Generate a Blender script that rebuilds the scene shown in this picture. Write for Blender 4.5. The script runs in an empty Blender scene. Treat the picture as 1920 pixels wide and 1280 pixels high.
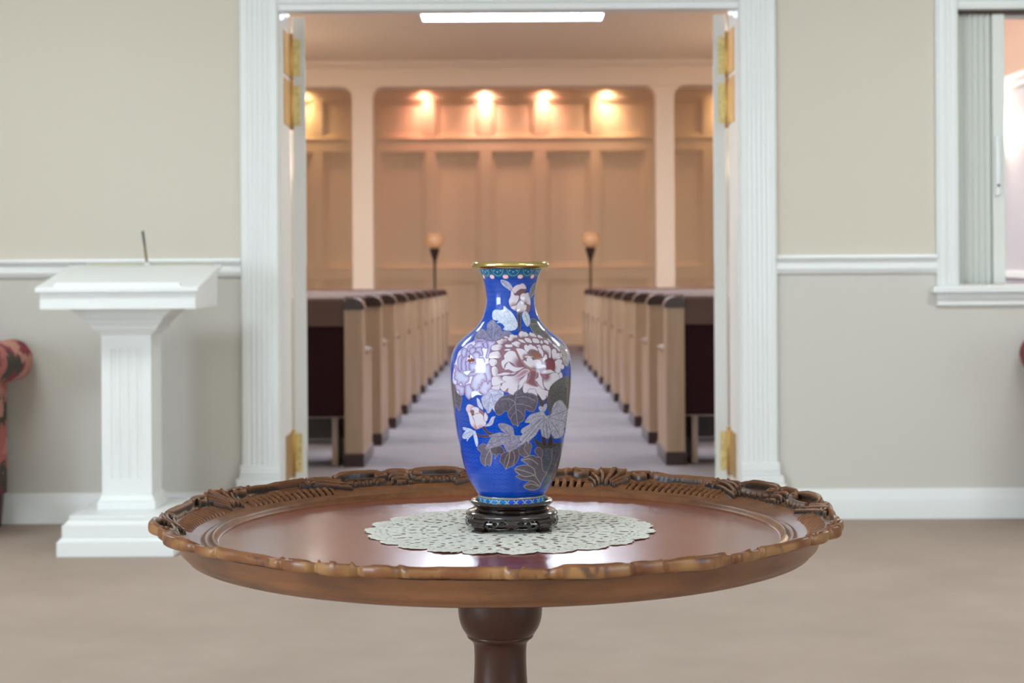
import bpy, math, random
import numpy as np
from math import sin, cos, pi, radians
random.seed(7)
rng = np.random.default_rng(11)
C = bpy.context.scene.collection

# ------------------------------------------------------------------ helpers
def lin(c):
    return tuple((x/12.92 if x <= .04045 else ((x+.055)/1.055)**2.4) for x in [v/255 for v in c])

class MB:
    def __init__(s): s.v = []; s.f = []
    def box(s, x0, x1, y0, y1, z0, z1):
        b = len(s.v)
        s.v += [(x0,y0,z0),(x1,y0,z0),(x1,y1,z0),(x0,y1,z0),(x0,y0,z1),(x1,y0,z1),(x1,y1,z1),(x0,y1,z1)]
        s.f += [tuple(b+i for i in q) for q in ((0,3,2,1),(4,5,6,7),(0,1,5,4),(1,2,6,5),(2,3,7,6),(3,0,4,7))]
        return s
    def hexa(s, pts):               # eight corners, bottom four then top four, same winding as box
        b = len(s.v); s.v += [tuple(p) for p in pts]
        s.f += [tuple(b+i for i in q) for q in ((0,3,2,1),(4,5,6,7),(0,1,5,4),(1,2,6,5),(2,3,7,6),(3,0,4,7))]
        return s
    def frust(s, cx, cy, z0, z1, w0, d0, w1, d1):
        return s.hexa([(cx-w0/2,cy-d0/2,z0),(cx+w0/2,cy-d0/2,z0),(cx+w0/2,cy+d0/2,z0),(cx-w0/2,cy+d0/2,z0),
                       (cx-w1/2,cy-d1/2,z1),(cx+w1/2,cy-d1/2,z1),(cx+w1/2,cy+d1/2,z1),(cx-w1/2,cy+d1/2,z1)])
    def lathe(s, prof, n=64, c=(0,0), cap=True):        # prof [(r,z)...]
        b = len(s.v); m = len(prof)
        for r, z in prof:
            for k in range(n):
                a = 2*pi*k/n; s.v.append((c[0]+r*cos(a), c[1]+r*sin(a), z))
        for i in range(m-1):
            for k in range(n):
                k2 = (k+1) % n
                s.f.append((b+i*n+k, b+i*n+k2, b+(i+1)*n+k2, b+(i+1)*n+k))
        if cap and prof[0][0] > 1e-6: s.f.append(tuple(b+k for k in range(n))[::-1])
        if cap and prof[-1][0] > 1e-6: s.f.append(tuple(b+(m-1)*n+k for k in range(n)))
        return s
    def prism(s, pts, axis, a0, a1):          # closed 2D outline extruded along an axis
        b = len(s.v); n = len(pts)
        for a in (a0, a1):
            for p, q in pts:
                s.v.append({'x':(a,p,q),'y':(p,a,q),'z':(p,q,a)}[axis])
        s.f.append(tuple(b+k for k in range(n))[::-1]); s.f.append(tuple(b+n+k for k in range(n)))
        for k in range(n):
            k2 = (k+1) % n; s.f.append((b+k, b+k2, b+n+k2, b+n+k))
        return s
    def tube(s, path, rad, n=10):
        b = len(s.v); P = [np.array(p, float) for p in path]; m = len(P)
        rad = rad if hasattr(rad, '__len__') else [rad]*m
        up = np.array((0.,0.,1.))
        for i, p in enumerate(P):
            t = P[min(i+1,m-1)]-P[max(i-1,0)]; t /= np.linalg.norm(t)+1e-12
            u = np.cross(t, up if abs(t[2]) < .95 else np.array((1.,0,0))); u /= np.linalg.norm(u)
            w = np.cross(u, t)
            for k in range(n):
                a = 2*pi*k/n; q = p+rad[i]*(cos(a)*u+sin(a)*w); s.v.append(tuple(q))
        for i in range(m-1):
            for k in range(n):
                k2 = (k+1) % n; s.f.append((b+i*n+k, b+i*n+k2, b+(i+1)*n+k2, b+(i+1)*n+k))
        s.f.append(tuple(b+k for k in range(n))[::-1]); s.f.append(tuple(b+(m-1)*n+k for k in range(n)))
        return s

def link(name, me, mat, parent=None, loc=(0,0,0), smooth=None, bevel=0):
    o = bpy.data.objects.new(name, me); C.objects.link(o); o.location = loc
    if mat: me.materials.append(mat)
    if parent is not None: o.parent = parent
    if smooth is not None:
        me.shade_smooth()
        me.set_sharp_from_angle(angle=radians(smooth))
    if bevel:
        b = o.modifiers.new('bevel', 'BEVEL'); b.width = bevel; b.segments = 2; b.limit_method = 'ANGLE'; b.angle_limit = radians(35)
    return o

def obj(name, mb, mat, parent=None, loc=(0,0,0), smooth=None, bevel=0, fix=True):
    me = bpy.data.meshes.new(name); me.from_pydata([tuple(map(float, v)) for v in mb.v], [], mb.f); me.update()
    if fix:
        import bmesh
        bm = bmesh.new(); bm.from_mesh(me); bmesh.ops.recalc_face_normals(bm, faces=bm.faces); bm.to_mesh(me); bm.free()
    return link(name, me, mat, parent, loc, smooth, bevel)

def tag(o, label=None, cat=None, group=None, kind=None):
    if label: o['label'] = label
    if cat: o['category'] = cat
    if group: o['group'] = group
    if kind: o['kind'] = kind
    return o

def thing(name, label, cat, loc=(0,0,0), group=None):
    o = bpy.data.objects.new(name, None); C.objects.link(o); o.location = loc; o.empty_display_size = .1
    return tag(o, label, cat, group)

def struct(o): o['kind'] = 'structure'; return o

def dup(root, loc, label, rotz=None, flip=False):
    r = root.copy(); C.objects.link(r); r.location = loc; r['label'] = label
    if flip: r.scale = (-1, 1, 1)
    for ch in list(root.children):
        c = ch.copy(); C.objects.link(c); c.parent = r
        for g in list(ch.children):
            d = g.copy(); C.objects.link(d); d.parent = c
    return r

def grid_mesh(name, P, closed_u=False, mask=None):
    """P: (m, n, 3) points, rows m, columns n; quads between them, columns wrap if closed_u"""
    m, n, _ = P.shape
    me = bpy.data.meshes.new(name)
    nu = n if closed_u else n-1
    i = np.arange(m-1)[:, None]; j = np.arange(nu)[None, :]; j2 = (j+1) % n
    q = np.stack([i*n+j, i*n+j2, (i+1)*n+j2, (i+1)*n+j], -1)
    q = np.broadcast_to(q, (m-1, nu, 4)).reshape(-1, 4)
    if mask is not None: q = q[mask.reshape(-1)]
    me.vertices.add(m*n); me.vertices.foreach_set('co', P.astype(np.float32).ravel())
    me.loops.add(q.size); me.loops.foreach_set('vertex_index', q.astype(np.int32).ravel())
    me.polygons.add(len(q)); me.polygons.foreach_set('loop_start', (np.arange(len(q))*4).astype(np.int32))
    me.update(calc_edges=True); me.validate()
    return me

# ------------------------------------------------------------------ materials
def mat(name, col, rough=.5, metal=0., coat=0., noise=None, bump=None, spec=.5, emit=None, sheen=0):
    """noise = (scale, second colour, (stretch xyz), amount); bump = (scale, strength, distance)"""
    m = bpy.data.materials.new(name); m.use_nodes = True; nt = m.node_tree; b = nt.nodes['Principled BSDF']
    b.inputs['Base Color'].default_value = (*lin(col), 1); b.inputs['Roughness'].default_value = rough
    b.inputs['Metallic'].default_value = metal; b.inputs['Coat Weight'].default_value = coat
    b.inputs['Coat Roughness'].default_value = .08; b.inputs['Specular IOR Level'].default_value = spec
    b.inputs['Sheen Weight'].default_value = sheen
    if emit:
        b.inputs['Emission Color'].default_value = (*lin(emit[0]), 1); b.inputs['Emission Strength'].default_value = emit[1]
    tc = nt.nodes.new('ShaderNodeTexCoord')
    if noise:
        mp = nt.nodes.new('ShaderNodeMapping'); mp.inputs['Scale'].default_value = noise[2]
        n = nt.nodes.new('ShaderNodeTexNoise'); n.inputs['Scale'].default_value = noise[0]; n.inputs['Detail'].default_value = 6
        n.inputs['Roughness'].default_value = .6
        r = nt.nodes.new('ShaderNodeValToRGB'); lo, hi = noise[3]
        r.color_ramp.elements[0].position = lo; r.color_ramp.elements[1].position = hi
        r.color_ramp.elements[0].color = (*lin(col), 1); r.color_ramp.elements[1].color = (*lin(noise[1]), 1)
        nt.links.new(tc.outputs['Object'], mp.inputs[0]); nt.links.new(mp.outputs[0], n.inputs['Vector'])
        nt.links.new(n.outputs['Fac'], r.inputs[0]); nt.links.new(r.outputs[0], b.inputs['Base Color'])
    if bump:
        n2 = nt.nodes.new('ShaderNodeTexNoise'); n2.inputs['Scale'].default_value = bump[0]; n2.inputs['Detail'].default_value = 4
        bp = nt.nodes.new('ShaderNodeBump'); bp.inputs['Strength'].default_value = bump[1]; bp.inputs['Distance'].default_value = bump[2]
        nt.links.new(tc.outputs['Object'], n2.inputs['Vector']); nt.links.new(n2.outputs['Fac'], bp.inputs['Height'])
        nt.links.new(bp.outputs[0], b.inputs['Normal'])
    return m

def emissive(name, col, strength):
    m = bpy.data.materials.new(name); m.use_nodes = True; nt = m.node_tree
    nt.nodes.remove(nt.nodes['Principled BSDF']); e = nt.nodes.new('ShaderNodeEmission')
    e.inputs[0].default_value = (*lin(col), 1); e.inputs[1].default_value = strength
    nt.links.new(e.outputs[0], nt.nodes['Material Output'].inputs[0]); return m

def attr_mat(name, rough, coat, spec=.5, metal_attr=False):
    m = bpy.data.materials.new(name); m.use_nodes = True; nt = m.node_tree; b = nt.nodes['Principled BSDF']
    a = nt.nodes.new('ShaderNodeAttribute'); a.attribute_name = 'tint'
    nt.links.new(a.outputs['Color'], b.inputs['Base Color'])
    b.inputs['Roughness'].default_value = rough; b.inputs['Coat Weight'].default_value = coat
    b.inputs['Coat Roughness'].default_value = .04; b.inputs['Specular IOR Level'].default_value = spec
    return m

M = {}
M['wall']    = mat('foyer wall paint', (208,201,187), .75, bump=(60,.04,.002))
M['dado']    = mat('foyer dado tone', (204,201,193), .75, bump=(60,.04,.002))  # slightly greyer than the wall above the chair rail
M['white']   = mat('white trim paint', (228,231,230), .38, coat=.1)
M['whitec']  = mat('white lectern paint', (229,232,231), .45)
M['carpet']  = mat('foyer carpet', (176,160,148), .95, noise=(2.2,(166,150,138),(1,1,1),(.35,.7)), bump=(420,.35,.006), spec=.1)
M['carpet2'] = mat('chapel carpet', (126,121,127), .95, noise=(3,(118,113,119),(1,1,1),(.35,.7)), bump=(300,.3,.006), spec=.1)
M['ceil']    = mat('foyer ceiling paint', (225,222,215), .8)
M['peach']   = mat('chapel wall paint', (211,186,155), .6)
M['cream']   = mat('chapel column paint', (231,215,196), .5)
M['lilac']   = mat('chapel side wall paint', (184,180,184), .6)
M['peach2']  = mat('chapel upper wall peach', (198,162,140), .65)  # peach tone above the side wall moulding
M['cceil']   = mat('chapel ceiling paint', (242,224,200), .7)
M['brass']   = mat('hinge brass', (190,150,88), .34, metal=1.)
M['brassd']  = mat('pale brass', (226,210,150), .38, metal=.75, noise=(70,(186,168,110),(1,1,1),(.4,.7)))
M['gold']    = mat('vase rim brass', (206,186,120), .16, metal=1.)
M['pewend']  = mat('painted pew end', (164,139,116), .45, coat=.05, noise=(3,(146,118,94),(8,8,.6),(.3,.75)))
M['pewdark'] = mat('dark stained wood', (50,28,23), .3, coat=.3, noise=(4,(44,24,20),(1,8,8),(.3,.7)))
M['pewrail'] = mat('pew rail wood', (76,50,42), .55, coat=.0, noise=(4,(76,48,38),(1,8,8),(.3,.7)))
M['burgundy']= mat('burgundy fabric', (42,15,21), .9, noise=(60,(33,10,15),(1,1,1),(.3,.7)), bump=(300,.3,.002), spec=.2)
M['pewframe']= mat('pew frame wood', (160,140,124), .45)
M['iron']    = mat('dark bronze metal', (78,62,54), .35, metal=.6)
M['ebony']   = mat('black lacquered rosewood', (22,13,12), .13, coat=.9, noise=(30,(34,18,14),(1,1,5),(.4,.7)))
M['lampglass'] = mat('amber lamp glass', (216,172,134), .25, coat=.4, emit=((255,190,130), .12))
M['chrome']  = mat('polished steel', (235,235,240), .12, metal=1.)
M['penblack']= mat('black pen', (32,34,30), .2, coat=.5)
M['pedestal']= mat('pedestal walnut', (68,38,27), .28, coat=.15, noise=(5,(44,24,18),(5,5,.8),(.3,.72)), spec=.3)
M['apron']   = mat('apron walnut', (118,76,46), .38, coat=.12, noise=(7,(66,42,30),(1,1,3.2),(.38,.74)))
M['folding'] = mat('folding panel vinyl', (222,224,219), .5)
M['pivot']   = mat('white glowing bead', (235,236,238), .3, coat=.3, emit=((200,210,255),1.6))  # white bead with its own bluish glow

# tabletop: reddish brown lacquer with a long grain along x
def wood_top():
    m = bpy.data.materials.new('tabletop mahogany'); m.use_nodes = True; nt = m.node_tree; b = nt.nodes['Principled BSDF']
    tc = nt.nodes.new('ShaderNodeTexCoord'); mp = nt.nodes.new('ShaderNodeMapping'); mp.inputs['Scale'].default_value = (1.2, 26, 1)
    n = nt.nodes.new('ShaderNodeTexNoise'); n.inputs['Scale'].default_value = 3; n.inputs['Detail'].default_value = 8; n.inputs['Roughness'].default_value = .7
    r = nt.nodes.new('ShaderNodeValToRGB'); e = r.color_ramp.elements
    e[0].position = .25; e[0].color = (*lin((100,44,29)), 1); e[1].position = .75; e[1].color = (*lin((146,72,48)), 1)
    nt.links.new(tc.outputs['Object'], mp.inputs[0]); nt.links.new(mp.outputs[0], n.inputs['Vector'])
    nt.links.new(n.outputs['Fac'], r.inputs[0]); nt.links.new(r.outputs[0], b.inputs['Base Color'])
    n2 = nt.nodes.new('ShaderNodeTexNoise'); n2.inputs['Scale'].default_value = 9; n2.inputs['Detail'].default_value = 5
    mr = nt.nodes.new('ShaderNodeMapRange'); mr.inputs['To Min'].default_value = .17; mr.inputs['To Max'].default_value = .27
    nt.links.new(tc.outputs['Object'], n2.inputs['Vector']); nt.links.new(n2.outputs['Fac'], mr.inputs[0]); nt.links.new(mr.outputs[0], b.inputs['Roughness'])
    mp3 = nt.nodes.new('ShaderNodeMapping'); mp3.inputs['Scale'].default_value = (6, 160, 1)
    n3 = nt.nodes.new('ShaderNodeTexNoise'); n3.inputs['Scale'].default_value = 3
    bp = nt.nodes.new('ShaderNodeBump'); bp.inputs['Strength'].default_value = .06; bp.inputs['Distance'].default_value = .001
    nt.links.new(tc.outputs['Object'], mp3.inputs[0]); nt.links.new(mp3.outputs[0], n3.inputs['Vector'])
    nt.links.new(n3.outputs['Fac'], bp.inputs['Height']); nt.links.new(bp.outputs[0], b.inputs['Normal'])
    b.inputs['Coat Weight'].default_value = .25; b.inputs['Coat Roughness'].default_value = .10
    b.inputs['Specular IOR Level'].default_value = .55
    return m
M['top'] = wood_top()

def floral():
    m = bpy.data.materials.new('floral upholstery'); m.use_nodes = True; nt = m.node_tree; b = nt.nodes['Principled BSDF']
    tc = nt.nodes.new('ShaderNodeTexCoord'); v = nt.nodes.new('ShaderNodeTexVoronoi'); v.inputs['Scale'].default_value = 11
    n = nt.nodes.new('ShaderNodeTexNoise'); n.inputs['Scale'].default_value = 9; n.inputs['Detail'].default_value = 3
    mx = nt.nodes.new('ShaderNodeMixRGB'); mx.inputs[0].default_value = .25
    nt.links.new(tc.outputs['Object'], n.inputs['Vector'])
    nt.links.new(tc.outputs['Object'], mx.inputs[1]); nt.links.new(n.outputs['Color'], mx.inputs[2]); nt.links.new(mx.outputs[0], v.inputs['Vector'])
    sp = nt.nodes.new('ShaderNodeSeparateColor'); r = nt.nodes.new('ShaderNodeValToRGB'); r.color_ramp.interpolation = 'CONSTANT'
    cols = [(0,(196,140,122)),(.26,(140,52,64)),(.5,(72,66,56)),(.66,(182,106,98)),(.8,(120,40,54)),(.9,(92,94,70))]
    e = r.color_ramp.elements
    while len(e) < len(cols): e.new(.5)
    for k,(p,c) in enumerate(cols): e[k].position = p; e[k].color = (*lin(c),1)
    nt.links.new(v.outputs['Color'], sp.inputs[0]); nt.links.new(sp.outputs[0], r.inputs[0]); nt.links.new(r.outputs[0], b.inputs['Base Color'])
    b.inputs['Roughness'].default_value = .85; return m
M['floral'] = floral()

# ------------------------------------------------------------------ dimensions (metres; y runs away from the camera)
EYE = 1.11
WY0, WY1 = 7.30, 7.62            # wall between foyer and chapel
DXL, DXR, DZ = -1.009, .954, 2.228 # double door opening
WXL, WXR, WZ0, WZ1 = 1.895, 3.50, .995, 2.18   # pass-through opening
CHW = 4.6; CHZ = 4.02            # chapel half width, ceiling
def chapel_floor(y): return -.0122*max(0, y-WY1)

# ------------------------------------------------------------------ setting: floors, walls, ceilings
struct(obj('floor', MB().box(-5.2,5.2,-3.6,WY1,-.06,0), M['carpet']))
struct(obj('floor_chapel', MB().hexa([(-CHW-.1,WY1,-.06),(CHW+.1,WY1,-.06),(CHW+.1,27.7,chapel_floor(27.7)-.06),(-CHW-.1,27.7,chapel_floor(27.7)-.06),
     (-CHW-.1,WY1,0),(CHW+.1,WY1,0),(CHW+.1,27.7,chapel_floor(27.7)),(-CHW-.1,27.7,chapel_floor(27.7))]), M['carpet2']))
def wall_holes(x0, x1, z0, z1, holes, y0, y1):
    xs = sorted({x0,x1,*[h[0] for h in holes],*[h[1] for h in holes]}); zs = sorted({z0,z1,*[h[2] for h in holes],*[h[3] for h in holes]})
    m = MB()
    for a,b in zip(xs,xs[1:]):
        run = None
        for c,d in zip(zs,zs[1:]):
            inside = any(h[0]-1e-6<=a and b<=h[1]+1e-6 and h[2]-1e-6<=c and d<=h[3]+1e-6 for h in holes)
            if not inside: run = (run[0], d) if run else (c, d)
            if inside and run: m.box(a,b,y0,y1,*run); run = None
        if run: m.box(a,b,y0,y1,*run)
    return m
struct(obj('wall_front', wall_holes(-5.2,5.2,1.09,CHZ,[(DXL-.02,DXR+.02,1.09,DZ+.02),(WXL-.02,WXR+.02,1.09,WZ1+.02)],WY0,WY1), M['wall']))
struct(obj('wall_front_dado', wall_holes(-5.2,5.2,0,1.09,[(DXL-.02,DXR+.02,0,1.09),(WXL-.02,WXR+.02,WZ0-.02,1.09)],WY0,WY1), M['dado']))
def side_wall(x0,x1):
    a,b,c,d = -2.4,.3,.5,2.5
    return MB().box(x0,x1,-3.6,a,0,2.9).box(x0,x1,b,WY1,0,2.9).box(x0,x1,a,b,0,c).box(x0,x1,a,b,d,2.9)
struct(obj('wall_left', side_wall(-5.3,-5.2), M['wall']))
struct(obj('wall_right', side_wall(5.2,5.3), M['wall']))
SW = (-2.4,.3,.5,2.5)
struct(obj('wall_back', MB().box(-5.3,5.3,-3.7,-3.6,0,2.9), M['wall']))
struct(obj('ceiling', MB().box(-5.3,5.3,-3.7,WY0,2.9,3.0), M['ceil']))
struct(obj('wall_chapel_left', MB().box(-CHW-.1,-CHW,WY1,27.7,-.3,2.8), M['lilac']))
struct(obj('wall_chapel_right', MB().box(CHW,CHW+.1,WY1,27.7,-.3,2.8), M['lilac']))
struct(obj('wall_upper_left', MB().box(-CHW-.1,-CHW,WY1,27.7,2.8,CHZ), M['peach2']))
struct(obj('wall_upper_right', MB().box(CHW,CHW+.1,WY1,27.7,2.8,CHZ), M['peach2']))
struct(obj('ceiling_chapel', MB().box(-CHW-.1,CHW+.1,WY1,24.7,CHZ,CHZ+.1), M['cceil']))
ALC = 3.93
struct(obj('ceiling_alcove', MB().box(-CHW-.1,CHW+.1,25.3,27.7,ALC,ALC+.1), M['peach']))
for s, nm in ((-1,'left'),(1,'right')):
    m = MB(); x = s*CHW
    a,b = sorted((x, x-s*.06)); m.box(a,b,WY1,24.7,2.74,2.80); a,b = sorted((x, x-s*.035)); m.box(a,b,WY1,24.7,2.68,2.74)
    m.box(*sorted((x,x-s*.03)),WY1,27.5,.93,1.0)
    struct(obj('trim_side_'+nm, m, M['white'], bevel=.006))

# beam and columns in front of the panelled alcove
bm_ = MB().box(-CHW,CHW,24.7,25.3,3.66,CHZ+.1)
bm_.prism([(24.7,3.93),(24.66,3.93),(24.60,3.97),(24.58,4.0),(24.58,CHZ),(24.7,CHZ)],'x',-CHW,CHW)
struct(obj('trim_beam', bm_, M['cream'], bevel=.006))
def column(xc, w, nm):
    m = MB(); y0, y1 = 24.72, 25.05; zf = chapel_floor(25)
    m.box(xc-w/2,xc+w/2,y0,y1,zf-.01,3.66)
    m.box(xc-w/2-.03,xc+w/2+.03,y0-.03,y1,zf-.01,zf+.22)
    for s in (-1,1):
        x = xc+s*w/2; pts = [(x,3.66)]
        for k in range(7):
            a = k/6*pi/2; pts.append((x+s*.17*(1-sin(a)), 3.66-.17*(1-cos(a))))
        pts[1] = (x+s*.17, 3.66)
        m.prism(pts,'y',y0+.01,y1-.02)
    struct(obj('trim_column_'+nm, m, M['cream'], bevel=.008))
column(-2.225,.30,'left'); column(2.17,.27,'right')

# panelled end wall
def panel_wall():
    m = MB(); Y = 27.5; zf = chapel_floor(27.5)
    m.box(-CHW,CHW,Y,Y+.1,zf-.05,ALC)
    st = [(-1.379,.17),(-.483,.2),(.396,.2),(1.284,.17),(2.2,.22),(-2.29,.22),(-3.19,.17),(3.1,.17),(-4.1,.17),(4.0,.17),(-4.5,.16),(4.5,.16)]
    rails = [(3.72,ALC),(2.885,3.127),(.808,1.04),(zf,zf+.22)]
    for z0,z1 in rails: m.box(-CHW,CHW,Y-.05,Y,z0,z1)
    rs = sorted(rails)
    for xc,w in st:
        for (a,b),(c,d) in zip(rs,rs[1:]): m.box(xc-w/2,xc+w/2,Y-.05,Y,b,c)
    xs = sorted(st)
    for (xa,wa),(xb,wb) in zip(xs,xs[1:]):
        l, r = xa+wa/2, xb-wb/2
        if r-l < .2: continue
        for (a,b),(c,d) in zip(rs,rs[1:]):      # picture-frame moulding inside each panel
            t = .05
            m.box(l,l+t,Y-.025,Y,b,c); m.box(r-t,r,Y-.025,Y,b,c); m.box(l+t,r-t,Y-.025,Y,b,b+t); m.box(l+t,r-t,Y-.025,Y,c-t,c)
    for z in (1.04,3.127): m.box(-CHW,CHW,Y-.062,Y-.05,z-.04,z-.01)
    m.box(-CHW,CHW,Y-.062,Y-.05,zf+.17,zf+.2)
    return m
struct(obj('wall_chapel_end', panel_wall(), M['peach'], bevel=.006))

# ------------------------------------------------------------------ door casing, jambs, chair rail, baseboards
def fluted(x0, x1, y, z0, z1, depth=.028, n=5):
    """vertical casing board with shallow flutes, front at y-depth"""
    w = x1-x0; pts = [(x0,y),(x0,y-depth*.7),(x0+.008,y-depth)]
    m0, m1 = x0+.028, x1-.028; fw = (m1-m0)/n
    for k in range(n):
        a = m0+k*fw
        for t, d in ((.14,0),(.26,.6),(.5,1),(.74,.6),(.86,0)): pts.append((a+t*fw, y-depth+.0055*d))
    pts += [(x1-.008,y-depth),(x1,y-depth*.7),(x1,y)]
    return MB().prism(pts,'z',z0,z1)
cas = fluted(DXL-.17,DXL-.004,WY0,.245,3.0)
struct(obj('trim_1', cas, M['white'], smooth=25))
cas = fluted(DXR+.004,DXR+.162,WY0,.245,3.0)
struct(obj('trim_2', cas, M['white'], smooth=25))
for nm,(x0,x1) in (('trim_3',(DXL-.178,DXL-.002)),('trim_4',(DXR+.002,DXR+.17))):
    m = MB(); o = -1 if nm=='trim_3' else 1
    def blk(e,d,z0,z1):
        a,b = (x0-e,x1) if o<0 else (x0,x1+e); m.box(a,b,WY0-d,WY0,z0,z1)
    blk(.0,.034,.205,.245); blk(.0,.04,.19,.205); blk(.014,.046,.155,.19); blk(.022,.05,0,.155)
    struct(obj(nm, m, M['white'], bevel=.005))
HZ = 2.188
hd = MB(); hd.box(DXL-.004,DXR+.004,WY0-.020,WY0,HZ,HZ+.03); hd.box(DXL,DXR,WY0,WY0+.075,HZ,DZ); hd.box(DXL-.004,DXR+.004,WY0-.028,WY0,HZ+.03,HZ+.045); hd.box(DXL-.004,DXR+.004,WY0-.024,WY0,HZ+.045,2.9)
struct(obj('trim_5', hd, M['white'], bevel=.004))
jb = MB(); jb.box(DXL-.02,DXL,WY0,WY1,0,DZ+.02); jb.box(DXR,DXR+.02,WY0,WY1,0,DZ+.02); jb.box(DXL,DXR,WY0,WY1,DZ,DZ+.02)
struct(obj('trim_6', jb, M['white'], bevel=.003))
def rail_prof(z): return  [(WY0,z+.078),(WY0-.03,z+.078),(WY0-.034,z+.068),(WY0-.03,z+.060),(WY0-.016,z+.054),(WY0-.012,z+.042),(WY0-.018,z+.036),(WY0-.022,z+.02),(WY0-.016,z+.006),(WY0-.012,z),(WY0,z)]
for nm,(a,b) in (('trim_7',(-5.2,DXL-.17)),('trim_8',(DXR+.162,1.80)),('trim_9',(3.60,5.2))):
    struct(obj(nm, MB().prism(rail_prof(1.052),'x',a,b), M['white'], smooth=25))
def base_prof(): return [(WY0,.128),(WY0-.008,.128),(WY0-.012,.118),(WY0-.013,.1),(WY0-.018,.09),(WY0-.02,.08),(WY0-.02,0),(WY0,0)]
for nm,(a,b) in (('baseboard_left',(-5.2,DXL-.2)),('baseboard_right',(DXR+.192,5.2))):
    struct(obj(nm, MB().prism(base_prof(),'x',a,b), M['white'], smooth=25))
# pass-through window frame
wf = struct(obj('window_1', MB().box(WXL-.02,WXL,WY0,WY1,WZ0-.02,WZ1+.02).box(WXR,WXR+.02,WY0,WY1,WZ0-.02,WZ1+.02).box(WXL,WXR,WY0,WY1,WZ1,WZ1+.02).box(WXL,WXR,WY0,WY1,WZ0-.02,WZ0), M['white'], bevel=.003))
m = MB()
for x0,x1,ds in ((1.80,1.895,((0,1,.02),(.1,.42,.028),(.62,.9,.026))),(3.5,3.6,((0,1,.02),(.1,.4,.026),(.6,.9,.026)))):
    for a,b,d in ds: m.box(x0+a*(x1-x0),x0+b*(x1-x0),WY0-d,WY0,WZ0,WZ1+.10)
for a,b,d in ((0,.10,.02),(.035,.06,.03),(.01,.03,.024),(.075,.10,.034)): m.box(1.895,3.5,WY0-d,WY0,WZ1+a,WZ1+b)
obj('window_frame', m, M['white'], wf, bevel=.003)
obj('window_sill', MB().box(1.775,3.625,WY0-.06,WY0+.1,WZ0-.03,WZ0), M['white'], wf, bevel=.006)
obj('window_apron', MB().prism([(WY0,.965),(WY0-.024,.965),(WY0-.024,.94),(WY0-.018,.93),(WY0-.02,.912),(WY0,.905)],'x',1.80,3.60), M['white'], wf, bevel=.003)
# white accordion partition folded against the left jamb of the pass-through
ft = thing('folding_partition', 'white accordion folding partition drawn back to the left side of the wall opening', 'folding partition', (1.903, 7.365, WZ0))
pts = []; nfold = 6; W = .155
for k in range(nfold*2+1): pts.append((k*W/(nfold*2), -.022 if k % 2 else .0))
back = [(x, y+.006) for x,y in pts[::-1]]
obj('pleat', MB().prism(pts+back,'z',.004,1.175), M['folding'], ft, smooth=30)
obj('lead_post', MB().box(W,W+.052,-.028,.02,.004,1.17), M['folding'], ft, bevel=.004)
hb = obj('handle', MB().box(W+.006,W+.03,-.046,-.028,.385,.645), M['white'], ft, bevel=.006)
obj('latch', MB().lathe([(0,.050),(.006,.050),(.006,.044)],16), M['iron'], hb)
hb.children[0].rotation_euler = (0,0,0)
l = hb.children[0]; l.rotation_euler = (pi/2,0,0); l.location = (W+.018, .0, .43)
obj('track', MB().box(-.01,1.59,-.03,.02,1.17,1.184), M['iron'], ft)

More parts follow.
